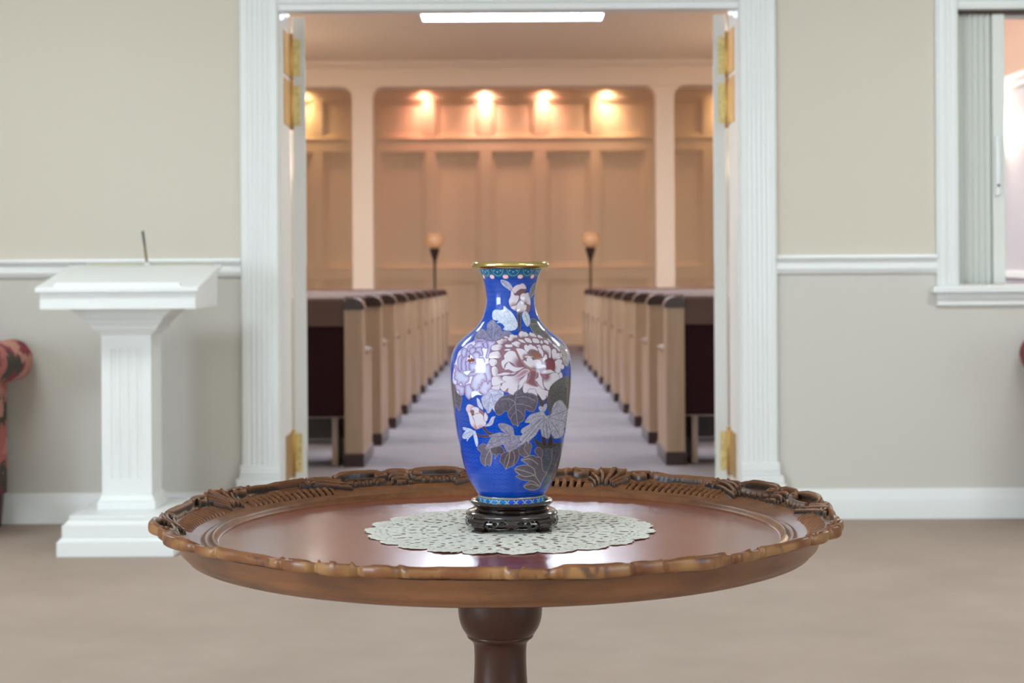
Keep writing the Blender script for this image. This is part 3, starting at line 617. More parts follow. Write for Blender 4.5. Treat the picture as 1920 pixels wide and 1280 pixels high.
# --- right bloom: mauve heart, white scalloped petals
shape('B',[(115,190),(215,160),(340,170),(370,130),(400,95),(470,100),(530,160),(560,115),(650,150),(680,165),(760,200),(830,215),(900,260),(1000,340),(1050,420),(1080,480),(1085,560),(1110,620),(1115,700),(1060,760),(1090,830),(1060,880),(1040,960),(960,1015),(880,1070),(900,1160),(850,1200),(760,1235),(700,1180),(560,1120),(440,1100),(430,1010),(340,1080),(260,1145),(180,1110),(100,1090),(60,1015),(0,1030),(-60,1060),(-80,930),(-90,800),(-100,700),(-130,560),(-110,450),(-60,330),(10,250)],MV,'edge',(140,104,120),10,tex=.15,wirec=(110,84,96))
WB = [  # system, outline, base point, reach
 ('A',[(850,1260),(870,1215),(950,1180),(1040,1170),(1030,1260),(980,1290),(900,1280)],None,0),
 ('A',[(855,880),(870,830),(930,810),(1000,880),(990,960),(960,1020),(920,1030),(870,980)],(1050,900),14),
 ('A',[(865,1040),(960,1010),(1060,1010),(1100,1080),(1150,1130),(1060,1150),(1000,1190),(870,1200)],(1080,1000),12),
 ('A',[(955,310),(1000,290),(1040,280),(1060,260),(1110,270),(1150,260),(1180,310),(1090,370),(1000,372),(975,340)],(1140,360),11),
 ('A',[(852,450),(865,410),(900,388),(960,375),(1030,372),(1085,410),(1050,480),(990,498),(900,502),(862,485)],(1110,470),13),
 ('A',[(800,620),(810,580),(835,545),(890,520),(950,510),(1000,510),(1040,570),(1065,620),(1000,660),(930,655),(850,665),(815,650)],(1110,620),15),
 ('A',[(805,725),(820,685),(850,660),(910,665),(965,690),(980,750),(940,790),(890,815),(840,800)],(1030,790),13),
 ('B',[(115,190),(135,175),(165,172),(200,195),(190,215),(150,212)],None,0),
 ('B',[(185,230),(195,200),(215,190),(215,160),(245,145),(280,148),(300,160),(335,160),(348,200),(300,225),(260,255),(215,255)],(310,250),9),
 ('B',[(365,145),(380,120),(395,98),(425,92),(455,105),(490,108),(515,130),(535,162),(480,195),(400,200)],(450,230),9),
 ('B',[(540,150),(545,125),(560,108),(590,125),(620,130),(645,155),(668,190),(640,205),(570,180)],(620,235),8),
 ('B',[(680,190),(682,165),(700,152),(735,170),(765,195),(765,215),(720,222)],(720,245),6),
 ('B',[(830,222),(860,218),(885,240),(918,290),(905,303),(860,262)],None,0),
 ('B',[(920,318),(940,305),(970,322),(1010,350),(1045,395),(1052,435),(1015,425),(960,370)],(960,420),8),
 ('B',[(350,232),(390,228),(435,235),(465,260),(487,292),(430,290),(380,260)],(440,320),6),
 ('B',[(460,220),(480,203),(515,206),(550,215),(575,245),(592,287),(545,292),(490,270)],(530,325),7),
 ('B',[(590,225),(605,210),(640,210),(680,222),(705,248),(712,292),(650,302),(603,275)],(655,335),7),
 ('B',[(720,285),(725,255),(755,245),(770,265),(775,295),(745,310)],None,0),
 ('B',[(780,255),(800,240),(830,245),(860,262),(868,300),(850,322),(790,285)],(800,330),6),
 ('B',[(245,292),(290,270),(330,255),(375,270),(405,290),(402,315),(382,372),(330,352),(272,320)],(420,350),10),
 ('B',[(140,345),(142,318),(160,308),(210,312),(260,312),(272,350),(215,362),(165,360)],(320,370),9),
 ('B',[(118,412),(160,385),(215,385),(245,395),(205,420)],None,0),
 ('B',[(750,345),(770,328),(810,322),(850,335),(880,355),(900,400),(902,470),(898,525),(872,542),(850,470),(800,430),(770,400)],(800,480),11),
 ('B',[(655,335),(680,320),(710,318),(735,340),(748,372),(740,395),(705,365),(672,352)],None,0),
 ('B',[(455,345),(470,320),(498,315),(520,335),(540,315),(575,312),(605,335),(640,345),(665,370),(685,400),(680,430),(600,402),(550,410),(510,450),(475,425),(460,390)],(590,450),9),
 ('B',[(680,370),(695,360),(725,372),(755,400),(775,440),(778,500),(760,525),(735,500),(700,430)],(715,500),6),
 ('B',[(150,460),(190,425),(240,415),(300,430),(330,480),(350,520),(400,620),(455,690),(400,700),(320,690),(280,640),(200,600),(130,660),(130,720),(95,690),(78,640),(80,590),(110,565),(130,550),(120,500)],(410,640),22),
 ('B',[(325,385),(360,378),(400,380),(440,390),(460,405),(490,430),(515,470),(470,500),(450,560),(410,560),(380,500)],(480,520),9),
 ('B',[(760,560),(770,530),(790,505),(800,480),(825,485),(838,515),(840,590),(800,612),(770,600)],(740,570),5),
 ('B',[(910,450),(915,410),(940,388),(970,390),(992,415),(1000,458),(1035,455),(1060,480),(1062,540),(1030,560),(980,572),(935,570)],(960,600),9),
 ('B',[(1050,470),(1070,450),(1085,490),(1080,535),(1055,520)],None,0),
 ('B',[(960,745),(955,660),(965,600),(1000,570),(1040,560),(1075,570),(1090,600),(1080,640),(1110,655),(1122,690),(1100,730),(1065,720),(1058,765),(1010,802)],(930,700),9),
 ('B',[(1010,830),(1035,795),(1060,770),(1080,790),(1092,830),(1085,870),(1060,880),(1030,860)],None,0),
 ('B',[(770,900),(800,860),(860,820),(930,790),(1000,785),(1030,830),(1050,890),(1045,960),(1015,1000),(970,1015),(945,1010),(918,970),(925,1010),(905,1035),(882,1030),(885,1070),(850,1078),(820,1050),(780,1000)],(810,850),13),
 ('B',[(0,805),(60,790),(130,772),(240,785),(225,805),(150,822),(60,830),(0,830)],None,0),
 ('B',[(240,785),(330,770),(320,790),(270,812),(225,812)],None,0),
 ('B',[(90,870),(105,840),(150,828),(210,835),(280,830),(350,790),(450,730),(540,740),(520,800),(420,900),(350,1000),(350,1060),(290,1120),(275,1150),(240,1140),(200,1120),(178,1080),(195,1040),(160,1060),(140,1090),(100,1085),(65,1050),(58,1010),(85,985),(90,955),(150,930),(100,905)],(500,770),34),
 ('B',[(350,1070),(355,1010),(370,930),(400,900),(430,870),(480,820),(542,775),(538,830),(510,900),(440,990),(400,1040)],None,0),
 ('B',[(540,740),(680,740),(680,820),(640,900),(700,1000),(780,1060),(850,1085),(890,1110),(880,1140),(912,1165),(885,1200),(850,1200),(815,1160),(820,1200),(790,1230),(750,1237),(715,1210),(690,1170),(640,1130),(560,1120),(500,1110),(460,1120),(432,1080),(435,1010),(460,940),(500,900)],(600,820),24),
 ('B',[(510,1112),(525,1065),(555,1045),(590,1050),(630,1050),(650,1085),(660,1110),(685,1140),(700,1190),(600,1130)],None,0),
 ('B',[(625,905),(655,880),(690,850),(688,740),(720,790),(750,860),(760,930),(775,1000),(800,1060),(740,1040),(690,980),(660,930)],None,0),
 ('B',[(130,735),(140,680),(160,640),(200,600),(240,640),(280,670),(340,690),(462,688),(410,725),(350,755),(290,770),(230,745),(190,730)],None,0),
]
for s_,p,b,w in WB:
    if s_ == 'A' and p[0][0] < 870:
        pass
    if b: shape(s_,p,WH,'base',(116,78,92) if s_=='B' else (134,104,126),w*.86,b,wirec=(66,50,62),ww=.62)
    else: shape(s_,p,WH,'edge',(186,170,188),3.5,wirec=(66,50,62),ww=.62)
shape('B',[(540,745),(600,735),(672,745),(668,830),(640,900),(660,960),(690,1010),(640,1015),(560,990),(500,960),(480,960),(520,880),(545,800)],(118,76,84),'edge',(150,112,122),4,wirec=(150,112,122),ww=.2)
shape('B',[(450,720),(540,735),(530,780),(440,840),(360,870),(290,860),(330,810)],(140,108,122),'edge',(186,164,178),5,wirec=(186,164,178),ww=.2)
shape('B',[(780,610),(830,560),(900,545),(945,580),(968,640),(955,735),(900,740),(860,730),(790,745),(735,745),(720,730),(820,690)],(108,48,58),tex=.3,wirec=(90,50,60))
shape('B',[(720,820),(760,800),(850,810),(860,870),(800,890),(760,860)],(120,66,84),wirec=(130,90,104),ww=.2)
shape('B',[(690,745),(720,775),(760,772),(800,745),(860,732),(905,735),(940,760),(975,775),(900,792),(820,802),(745,798)],WH,'edge',PK,3)
shape('B',[(500,500),(520,460),(560,415),(620,402),(680,425),(735,490),(745,560),(700,575),(620,570),(540,560)],(110,84,80),'edge',(136,104,108),3,wirec=(90,70,76))
for a in range(9):
    x0 = 600+a*14; line('B',[(x0-10,445+a*5),(x0+20,500+a*3),(x0+14,560)],(176,98,40) if a%2 else (104,50,36),.35)
shape('B',[(440,582),(470,578),(500,592),(492,560),(515,532),(550,528),(585,545),(605,575),(640,565),(690,565),(725,582),(742,620),(745,645),(790,645),(822,690),(780,700),(730,712),(660,715),(610,712),(560,700),(500,660),(460,620)],WH,'base',(128,92,110),9,(620,745))
line('B',[(320,380),(400,550),(480,660),(560,715),(690,740)],(186,150,90),.35)
line('B',[(440,700),(330,780),(150,828)],(110,92,104),.3)
line('B',[(385,980),(350,1070),(340,1160),(310,1290)],(96,84,96),.35)
# --- lower bud
shape('C',[(340,540),(350,500),(370,460),(410,448),(450,460),(490,480),(520,520),(500,650),(470,690),(440,610),(400,600),(360,600)],PK,'base',(158,112,112),10,(520,560))
shape('C',[(430,580),(480,570),(505,620),(495,670),(462,690),(450,640)],(120,80,82))
shape('C',[(500,650),(560,560),(640,560),(700,620),(705,690),(640,640)],(140,96,98))
shape('C',[(438,550),(460,520),(500,503),(545,505),(590,520),(610,560),(600,600),(620,625),(560,630),(500,650),(505,590),(470,560)],WH,'edge',PK,3)
shape('C',[(370,605),(400,595),(435,612),(455,660),(475,715),(500,760),(530,870),(552,960),(500,930),(450,880),(420,810),(400,700)],WH,'base',(168,124,124),11,(550,940))
shape('C',[(470,690),(500,665),(540,640),(580,635),(620,628),(660,650),(685,685),(700,760),(742,800),(735,860),(690,900),(630,925),(565,948),(545,905),(520,830),(500,745)],WH,'base',(176,136,138),11,(640,960))
shape('C',[(695,710),(705,650),(730,605),(750,640),(780,690),(778,740),(755,790),(720,800),(705,770)],WH,'edge',PK,3)
shape('C',[(720,890),(760,850),(800,820),(835,745),(870,705),(928,698),(900,750),(885,820),(850,868),(790,890)],(168,170,188),tex=.35,wirec=(150,150,170)); line('C',[(740,885),(830,820),(910,710)],(110,110,130),.3)
shape('C',[(520,1030),(560,1030),(640,1068),(820,1078),(800,1108),(700,1110),(600,1092),(540,1060)],(66,48,56),wirec=(120,96,96))
shape('C',[(670,915),(712,900),(780,1000),(880,1040),(820,1062),(750,1030)],(66,48,56),wirec=(120,96,96))
shape('C',[(275,908),(340,915),(420,935),(480,965),(505,1000),(480,1050),(440,1090),(400,1130),(358,1190),(350,1140),(300,1140),(265,1100),(285,1040),(330,975),(290,960)],(170,176,200),tex=.35,wirec=(140,140,160)); line('C',[(280,1090),(370,1020),(480,1000)],(100,100,130),.3); line('C',[(355,1160),(400,1080),(470,1020)],(100,100,130),.3)
shape('C',[(500,990),(520,980),(545,1040),(570,1130),(580,1230),(560,1300),(530,1250),(505,1150),(488,1070)],(172,178,200),tex=.35,wirec=(150,150,170))
# --- right side foliage with a painted dark reflection
shape('K',[(990,120),(1100,40),(1180,60),(1170,300),(1150,420),(1100,330),(1080,250),(1010,300),(980,380),(960,250)],(76,74,74),tex=.4,wirec=(96,90,84))
shape('K',[(840,600),(900,640),(990,650),(1090,640),(1060,700),(1000,720),(900,700),(850,650)],(58,54,56),tex=.3,wirec=(80,80,76))
shape('K',[(920,700),(1000,690),(1120,640),(1090,790),(1060,880),(1020,960),(960,1020),(900,1060),(930,960),(905,850)],(66,72,82),tex=.5,wirec=(84,84,90))  # dark reflection on the enamel, drawn in as a leaf
for l in ([(1090,680),(1050,800),(980,960)],[(1000,700),(990,820),(940,930)]): line('K',l,(120,116,112),.4)
shape('K',[(905,575),(935,585),(948,665),(912,665)],(50,44,48),wirec=(90,84,84)); shape('K',[(975,585),(1002,595),(1004,665),(962,665)],(50,44,48),wirec=(90,84,84))
shape('K',[(865,190),(900,230),(935,300),(915,330),(890,290)],(60,54,60),wirec=(80,74,80)); shape('K',[(945,230),(960,240),(940,300),(925,290)],(60,54,60),wirec=(80,74,80))
shape('K',[(880,310),(900,302),(915,312),(930,290),(950,280),(955,310),(935,350),(905,350),(885,340)],(150,150,164),tex=.4,wirec=(140,140,150))
# dark lower leaves
DK=(82,74,82)
shape('K',[(310,690),(340,655),(370,645),(410,665),(440,700),(450,760),(430,850),(400,835),(380,852),(345,820),(335,770),(345,730)],(92,84,98),tex=.4,wirec=BG)
line('K',[(430,700),(390,770),(382,850)],(150,146,160),.4); line('K',[(430,840),(440,760),(425,700)],(160,150,150),.4)
shape('K',[(430,690),(480,665),(540,680),(560,730),(520,745),(500,740),(470,792),(475,745),(450,740)],(72,64,70),tex=.4,wirec=BG)
shape('K',[(520,812),(525,770),(540,740),(590,715),(640,700),(695,700),(695,770),(670,820),(640,850),(600,865),(570,885),(555,850)],(78,68,76),tex=.35,wirec=BG)
line('K',[(610,720),(600,800),(572,880)],(160,150,146),.45); line('K',[(640,715),(655,770),(640,840)],(150,140,134),.4); line('K',[(560,830),(570,780),(600,730)],(140,130,126),.35)
shape('K',[(690,700),(730,650),(770,630),(810,655),(805,700),(790,750),(745,770),(705,745)],(84,76,82),tex=.35,wirec=BG); line('K',[(760,640),(745,700),(780,750)],(150,140,134),.35)
shape('K',[(840,720),(855,690),(880,680),(910,710),(912,750),(895,790),(870,760)],(80,72,76),tex=.35,wirec=BG)
shape('K',[(655,880),(700,850),(775,842),(740,815),(712,797),(750,775),(810,755),(860,770),(895,780),(905,830),(915,900),(950,915),(925,960),(900,1010),(880,1055),(830,1075),(780,1070),(735,1045),(760,1015),(790,990),(720,980),(665,950),(695,935),(665,905)],DK,tex=.3,wirec=(164,150,138),ww=.7)
for l in ([(660,880),(760,905),(840,945),(895,1030)],[(720,800),(800,790),(870,840)],[(775,845),(830,880),(845,940)],[(665,905),(740,950),(830,940)],[(740,1040),(800,1020),(870,1040)],[(790,990),(830,1000),(880,1040)]): line('K',l,(164,150,138),.5)
# mid leaves
shape('K',[(385,695),(400,660),(425,610),(440,590),(420,575),(460,560),(520,545),(580,558),(535,525),(512,490),(508,463),(560,462),(600,475),(640,505),(655,570),(715,575),(712,620),(705,665),(650,700),(600,722),(570,700),(550,655),(500,668),(440,685)],(124,118,136),tex=.5,wirec=(150,140,140))
for l in ([(390,692),(480,630),(580,580),(620,575)],[(515,470),(570,520),(610,575)],[(600,715),(610,650),(620,585)],[(430,575),(520,580),(600,575)]): line('K',l,(84,78,96),.4)
shape('K',[(665,665),(700,645),(722,632),(700,615),(705,580),(730,560),(712,540),(730,505),(800,462),(750,452),(765,420),(795,385),(840,365),(870,360),(920,345),(945,390),(985,380),(1000,340),(1010,300),(1035,265),(1080,245),(1115,280),(1140,320),(1162,360),(1165,400),(1150,450),(1125,500),(1112,500),(1110,550),(1090,585),(1060,600),(1020,600),(1000,570),(985,560),(975,595),(955,602),(930,590),(905,575),(895,520),(880,520),(850,570),(790,625),(780,655),(765,625),(730,655)],(146,144,158),tex=.45,wirec=(100,96,104))
for l in ([(670,665),(760,580),(860,460),(930,400)],[(740,560),(830,480),(900,420)],[(760,620),(850,520),(930,420)],[(760,440),(850,400),(930,390)],[(960,600),(950,500),(950,420)],[(1080,590),(1030,500),(970,420)],[(1150,460),(1060,430),(970,410)],[(1140,340),(1060,370),(970,405)],[(1060,260),(1020,330),(975,400)],[(930,590),(920,500),(935,430)],[(1000,590),(980,500),(960,430)]): line('K',l,(88,86,98),.4)
# --- band of lappets under the rim, wave band on the foot
zc = ZP; k_ = ((np.degrees(TH)+9.6+15)%30)-15
edge = 517.5+2.5*np.cos(np.radians(k_)*12+pi)+0*zc
band = (zc < edge)
Acol[band] = (S((24,92,136))*(.7+.5*n1[...,None]))[band]
d1 = np.hypot(k_/6.2,(zc-518.0)/4.3); pk = (d1 < 1)&(zc > 514.5)
Acol[pk] = S((222,176,190)); rim = (np.abs(d1-1) < .14)&(zc > 513); Acol[rim] = S((96,104,110))
kk = ((np.degrees(TH)+9.6)%30)-15
d2 = np.hypot(kk/11.5,(zc-503)/13.5); Acol[(np.abs(d2-1) < .055)&(zc < 520)] = S((112,140,110))
Acol[(np.hypot(kk/1.4,(zc-509)/1.2) < 1)] = S((170,190,200)); Acol[(np.hypot((np.abs(kk)-7)/1.2,(zc-507)/1.1) < 1)] = S((150,180,190))
d3 = np.hypot(kk/5.5,(zc-503)/5); Acol[(np.abs(d3-1) < .12)] = S((60,120,130))
ft = (zc > 927.5); Acol[ft] = (S((14,112,176))*(.75+.5*n2[...,None]))[ft]
f2 = (zc > 927.5)&(n3+n2*.4 > .85)&(zc < 936); Acol[f2] = S((30,80,196))
for ox, oy in ((0,947),(7.5,940.5),(0,934)):
    u = ((np.degrees(TH)-ox+7.5)%15)-7.5; d = np.abs(np.hypot(u/6.6,(zc-oy)/5.6)-1)
    g = (d < .09)&(zc < oy)&(zc > 929); Acol[g] = S((186,186,140))
Acol[(zc > 925.4)&(zc < 927.9)] = S((150,140,110))
Acol[(zc > 921)&(zc < 925.4)] = S((6,52,110))

me = grid_mesh('enamel_body', P, closed_u=True)
at = me.color_attributes.new('tint','FLOAT_COLOR','POINT')
at.data.foreach_set('color', np.concatenate([np.clip(Acol,0,1), np.ones((NZ,NT,1))],-1).astype(np.float32).ravel())
me.shade_smooth()
vase = thing('vase', 'tall blue enamel vase with white peonies and grey leaves, standing on a small black stand', 'vase', (VX,VY,TOP))
M['enamel'] = attr_mat('cloisonne enamel', .14, .25, .4)
link('enamel_body', me, M['enamel'], vase)
# brass rim, inner wall and base
zr = EYE-TOP
def zz_(y): return EYE-(y-490)*MPP-TOP
rimp = [(52*MPP,zz_(520)),(54*MPP,zz_(506)),(62*MPP,zz_(492.6)),(65*MPP,zz_(490.6)),(68.5*MPP,zz_(490.2)),(71*MPP,zz_(491.6)),(72.4*MPP,zz_(494.2)),(72.8*MPP,zz_(497)),(72*MPP,zz_(500)),(69*MPP,zz_(502.4)),(64*MPP,zz_(503.6)),(59.5*MPP,zz_(503.8))]
o = obj('rim', MB().lathe(rimp+[rimp[0]],160,cap=False), M['gold'], vase, smooth=50); tag(o,'polished brass rim')
inner = [(59.5*MPP,zz_(500)),(53*MPP,zz_(512)),(47*MPP,zz_(530)),(43*MPP,zz_(558)),(46*MPP,zz_(585)),(60*MPP,zz_(612)),(88*MPP,zz_(640)),(108*MPP,zz_(690)),(95*MPP,zz_(830)),(60*MPP,zz_(918)),(0,zz_(922))]
obj('inner_wall', MB().lathe(inner,96,cap=False), mat('inner enamel',(30,96,150),.3,coat=.3), vase, smooth=60)
obj('foot_ring', MB().lathe([(50*MPP,zz_(930)),(50*MPP,zz_(948)),(62.6*MPP,zz_(948)),(62.6*MPP,zz_(946.5))],96,cap=False), M['gold'], vase, smooth=40)

# ------------------------------------------------------------------ carved stand under the vase
st = thing('vase_stand', 'small round black lacquered stand with pierced apron, under the blue vase on the doily', 'stand', (VX,VY,TOP+.0016))
B0 = TOP+.0016
ring = [(0,.779),(.0475,.779),(.0475,.7855),(.0492,.7905),(.0515,.7918),(.0540,.7915),(.0552,.7898),(.0550,.7878),(.0530,.7862),(.0522,.7846),(.0500,.7832),(.0478,.7815),(.0476,.7802),(.0500,.7792),(.0560,.7782),(.0592,.7768),(.0608,.7750),(.0614,.7728),(.0608,.7702),(.0592,.7690),(0,.7690)]
obj('top_plate', MB().lathe([(r,z-B0) for r,z in ring],128), M['ebony'], st, smooth=28)
# pierced apron: a thick band with real openings
na, nz = 720, 44; zt_, zb_ = .7695, .7595
ang = np.linspace(0,2*pi,na,endpoint=False); ZA = np.linspace(zt_,zb_,nz)
AC = (ang[:-0 or None][None,:]+pi/na)*np.ones((nz-1,1)); ZC = ((ZA[:-1]+ZA[1:])/2)[:,None]*np.ones((1,na))
sec = ((np.degrees(AC)) % 90)-45           # legs stand at 45, 135 ...  -> sec = 0
u = np.abs(np.abs(sec)-45)                 # 0 = middle of a side, 45 = leg
v = (ZC-zb_)/(zt_-zb_)                     # 0 bottom .. 1 top
hole = np.zeros_like(AC, bool)
def ell(u0,v0,ru,rv,rot=0):
    du = (u-u0)/45*2.2; dv = v-v0; c,s = cos(rot),sin(rot); return ((du*c+dv*s)/(ru/45*2.2))**2+((-du*s+dv*c)/rv)**2 < 1
hole |= ell(11,.68,5,.22,.5); hole |= ell(14,.24,7,.15,-.15); hole |= ell(21,.62,3.2,.2); hole |= ell(27,.36,3,.2,.4); hole |= ell(26.5,.82,2.6,.1); hole |= ell(6.5,.20,1.8,.1)
hole &= ~(np.hypot((u-16)/45*2.2,(v-.5)) < .07)
low = .06+.10*np.cos(np.radians(u*8))*0+.0
hole |= (v < .03+.05*np.clip((u-24)/8,0,1)*0)
keep = ~hole
ro, ri = .0585, .0535
def shell(rad): 
    return np.stack([rad*np.cos(ang)[None,:]*np.ones((nz,1)), rad*np.sin(ang)[None,:]*np.ones((nz,1)), (ZA-B0)[:,None]*np.ones((1,na))],-1)
bul = (1+.035*np.sin(np.linspace(0,pi,nz)))[:,None]
Po = shell(ro); Po[...,0] *= bul; Po[...,1] *= bul
ap = grid_mesh('pierced_apron', Po, closed_u=True, mask=keep)
ao = link('pierced_apron', ap, M['ebony'], st, smooth=60)
sol = ao.modifiers.new('thickness','SOLIDIFY'); sol.thickness = .0045; sol.offset = 0
for k in range(4):
    a = radians(45+90*k); lg = MB()
    secs = [(.0595,.7700,.030,.008),(.0608,.7665,.026,.009),(.0600,.7620,.0215,.010),(.0578,.7580,.0165,.010),(.0570,.7565,.0160,.0098),(.0590,.7555,.0185,.0125),(.0600,.7536,.0190,.0135)]
    for (r0,z0,w0,d0),(r1,z1,w1,d1) in zip(secs,secs[1:]):
        lg.hexa([(r1-d1/2,-w1/2,z1-B0),(r1+d1/2,-w1/2,z1-B0),(r1+d1/2,w1/2,z1-B0),(r1-d1/2,w1/2,z1-B0),(r0-d0/2,-w0/2,z0-B0),(r0+d0/2,-w0/2,z0-B0),(r0+d0/2,w0/2,z0-B0),(r0-d0/2,w0/2,z0-B0)])
    o = obj('leg', lg, M['ebony'], st, bevel=.0012); o.rotation_euler = (0,0,a)
    for j in (-1,1):
        pass

# ------------------------------------------------------------------ lace doily
DR = .193; nr, nt_ = 210, 1500
tt = np.linspace(0,2*pi,nt_,endpoint=False)
lob = 22
ph = 2*pi*np.cumsum(rng.uniform(.8,1.2,lob)); ph = np.concatenate([[0],ph/ph[-1]*2*pi])
edge_ = np.zeros(nt_)
for a,b in zip(ph,ph[1:]):
    m_ = (tt>=a)&(tt<b); q = (tt[m_]-a)/(b-a); edge_[m_] = np.sqrt(np.clip(1-(2*q-1)**2,0,1))
edge_r = DR*(.915+.088*edge_)+.0016*np.sin(tt*3+1)+.0012*np.sin(tt*97)
rad = np.linspace(.001,1,nr)[:,None]*edge_r[None,:]
zd = .0009+.0012*np.abs(np.sin(tt*11+1.3))[None,:]*np.clip((rad/DR-.82)/.18,0,1)**1.4*(.6+.8*np.sin(tt*2.3+.6)[None,:]**2)
PD = np.stack([rad*np.cos(tt), rad*np.sin(tt), zd+0*rad],-1)
rc = (rad[:-1]+rad[1:])/2; tc_ = tt[None,:]+pi/nt_
xc, yc_ = rc*np.cos(tc_), rc*np.sin(tc_)
keep = np.ones(rc.shape,bool)
rn = rc/edge_r[None,:]
def hole_ring(frac, n, ra, rt, ph0=0, jit=.15):
    global keep
    for k in range(n):
        if rng.random() < .12: continue
        a0 = ph0+2*pi*k/n+rng.normal(0,jit*2*pi/n*.4); r0 = frac*DR*.97+rng.normal(0,.0012); s_ = rng.uniform(.8,1.55)
        dx = xc-r0*cos(a0); dy = yc_-r0*sin(a0); du = dx*cos(a0)+dy*sin(a0); dv = -dx*sin(a0)+dy*cos(a0)
        keep &= (du/(ra*s_))**2+(dv/(rt*s_))**2 > 1
hole_ring(.10,6,.004,.003); hole_ring(.19,10,.003,.005); hole_ring(.27,16,.004,.0025); hole_ring(.345,22,.0025,.0045); hole_ring(.42,18,.006,.003); hole_ring(.49,36,.0022,.0038)
hole_ring(.555,26,.005,.0032); hole_ring(.62,44,.0022,.0036); hole_ring(.69,34,.0058,.0028); hole_ring(.755,54,.0022,.0034); hole_ring(.82,44,.005,.0028); hole_ring(.87,88,.0017,.0026); hole_ring(.915,110,.0016,.0018); hole_ring(.95,130,.0015,.0014)
me = grid_mesh('doily', PD, closed_u=True, mask=keep)
M['lace'] = mat('cotton lace', (236,237,230), .95, noise=(160,(200,200,186),(1,1,1),(.35,.7)), bump=(500,.8,.002), spec=.15)
dy = link('doily', me, M['lace'], None, (-.0113,2.270,TOP), smooth=60)
so = dy.modifiers.new('thickness','SOLIDIFY'); so.thickness = .0006; so.offset = 1
tag(dy,'round off-white lace doily lying on the tabletop under the vase stand','doily')
# ------------------------------------------------------------------ carved pedestal table
TX, TY = -.024, 2.25
tb = thing('pedestal_table', 'round brown pedestal table with a carved scrolling rim, in the foreground', 'table', (TX,TY,0))
obj('tabletop', MB().lathe([(0,TOP-.012),(.372,TOP-.012),(.372,TOP),(.34,TOP),(.001,TOP)],192), M['top'], tb, smooth=30)
# carved rim as a relief on a polar grid. Eight mirrored half motifs of 45 degrees.
NTH, NR = 3200, 120
thr = np.linspace(0,2*pi,NTH,endpoint=False); dg = np.degrees(thr)
PH0 = 22.0
loc = ((dg-PH0+45)%90)-45                 # -45..45 about each cartouche
a_ = np.abs(loc)
def bump(x,c,w): return np.exp(-((x-c)/w)**2)
rout = .441+.011*bump(a_,8,5.5)+.004*bump(a_,0,2)+.006*bump(a_,38.5,2.6)+.011*bump(a_,45,3.2)-.004*bump(a_,26,7)+.003*bump(a_,18.5,2.5)
for c,w,d in ((2.6,.45,.004),(14.6,.6,.004),(20.8,.5,.003),(35.4,.5,.0035),(41.6,.6,.005)): rout -= d*bump(a_,c,w)
rout += .0007*np.sin(np.radians(dg)*23)+.0005*np.sin(np.radians(dg)*61+1)
rin = .366
tq = np.linspace(0,1,NR)[:,None]
RR = rin+(rout[None,:]-rin)*tq
AA = np.repeat(loc[None,:],NR,0); AB = np.abs(AA)
def sstep(x,a,b): t = np.clip((x-a)/(b-a),0,1); return t*t*(3-2*t)
H = np.zeros_like(RR)
H += .0045*np.exp(-((RR-.3735)/.0036)**2)                 # inner bead
H += .0035*sstep(RR,.366,.372)
H += .0025*np.exp(-((RR-.3835)/.002)**2)
H += .0225*np.clip((RR-.388)/.058,0,1.05)                             # rising cavetto
HB = H.copy()
GL = np.zeros_like(H)                                     # near-black colour painted into the carved grooves
# gadroon flutes
fl = (AB > 15.5)&(AB < 40.5)
env = np.clip((AB-15.5)/1.2,0,1)*np.clip((40.5-AB)/1.2,0,1)
r1 = .421+.002*np.sin(np.radians((AB-15.5)/25*180)); r0_ = .4005
re = sstep(RR,r0_,r0_+.004)*(1-sstep(RR,r1-.002,r1+.0015))
slant = (RR-.41)*14
per = 1.62; fw = ((AB+slant) % per)/per
grv = np.exp(-((fw-.5)/.2)**2)
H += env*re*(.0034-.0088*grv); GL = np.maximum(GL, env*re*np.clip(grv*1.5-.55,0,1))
# outer carved zone raised ground
zone = sstep(RR, .4235, .4265)*1.0
H += .0

def stroke(pts, w, h, round_=True, darken=True):
    """pts in (half motif angle, radius); raised moulding of half width w (m), height h"""
    global H, GL
    p = np.array(pts,float); q = []
    n = len(p)
    for k in range(n-1):
        a,b,c,d = p[max(k-1,0)],p[k],p[k+1],p[min(k+2,n-1)]
        for t in np.linspace(0,1,7,endpoint=False): q.append(.5*((2*b)+(-a+c)*t+(2*a-5*b+4*c-d)*t*t+(-a+3*b-3*c+d)*t**3))
    q.append(p[-1]); q = np.array(q); K = .0075
    wa = (w+.003)/K
    m = (AB>q[:,0].min()-wa)&(AB<q[:,0].max()+wa)&(RR>q[:,1].min()-w-.003)&(RR<q[:,1].max()+w+.003)
    ix = np.nonzero(m); x = AB[ix]*K; y = RR[ix]; dm = np.full(len(x),1e9)
    for (x1,y1),(x2,y2) in zip(q,q[1:]):
        x1,x2 = x1*K,x2*K; dx,dy_ = x2-x1,y2-y1; L = dx*dx+dy_*dy_+1e-12
        t = np.clip(((x-x1)*dx+(y-y1)*dy_)/L,0,1); dm = np.minimum(dm,(x-x1-t*dx)**2+(y-y1-t*dy_)**2)
    d = np.sqrt(dm)
    prof = np.sqrt(np.clip(1-(d/w)**4,0,1)) if round_ else np.clip(1-d/w,0,1)
    tgt = HB[ix]+.0008+.72*h*prof
    H[ix] = np.where(d < w, np.maximum(H[ix], tgt), H[ix])
    if darken:
        g = np.clip(1-np.abs(d-w-.0002)/.0014,0,1); GL[ix] = np.maximum(np.where(d<w*.8, GL[ix]*.2, GL[ix]), g)
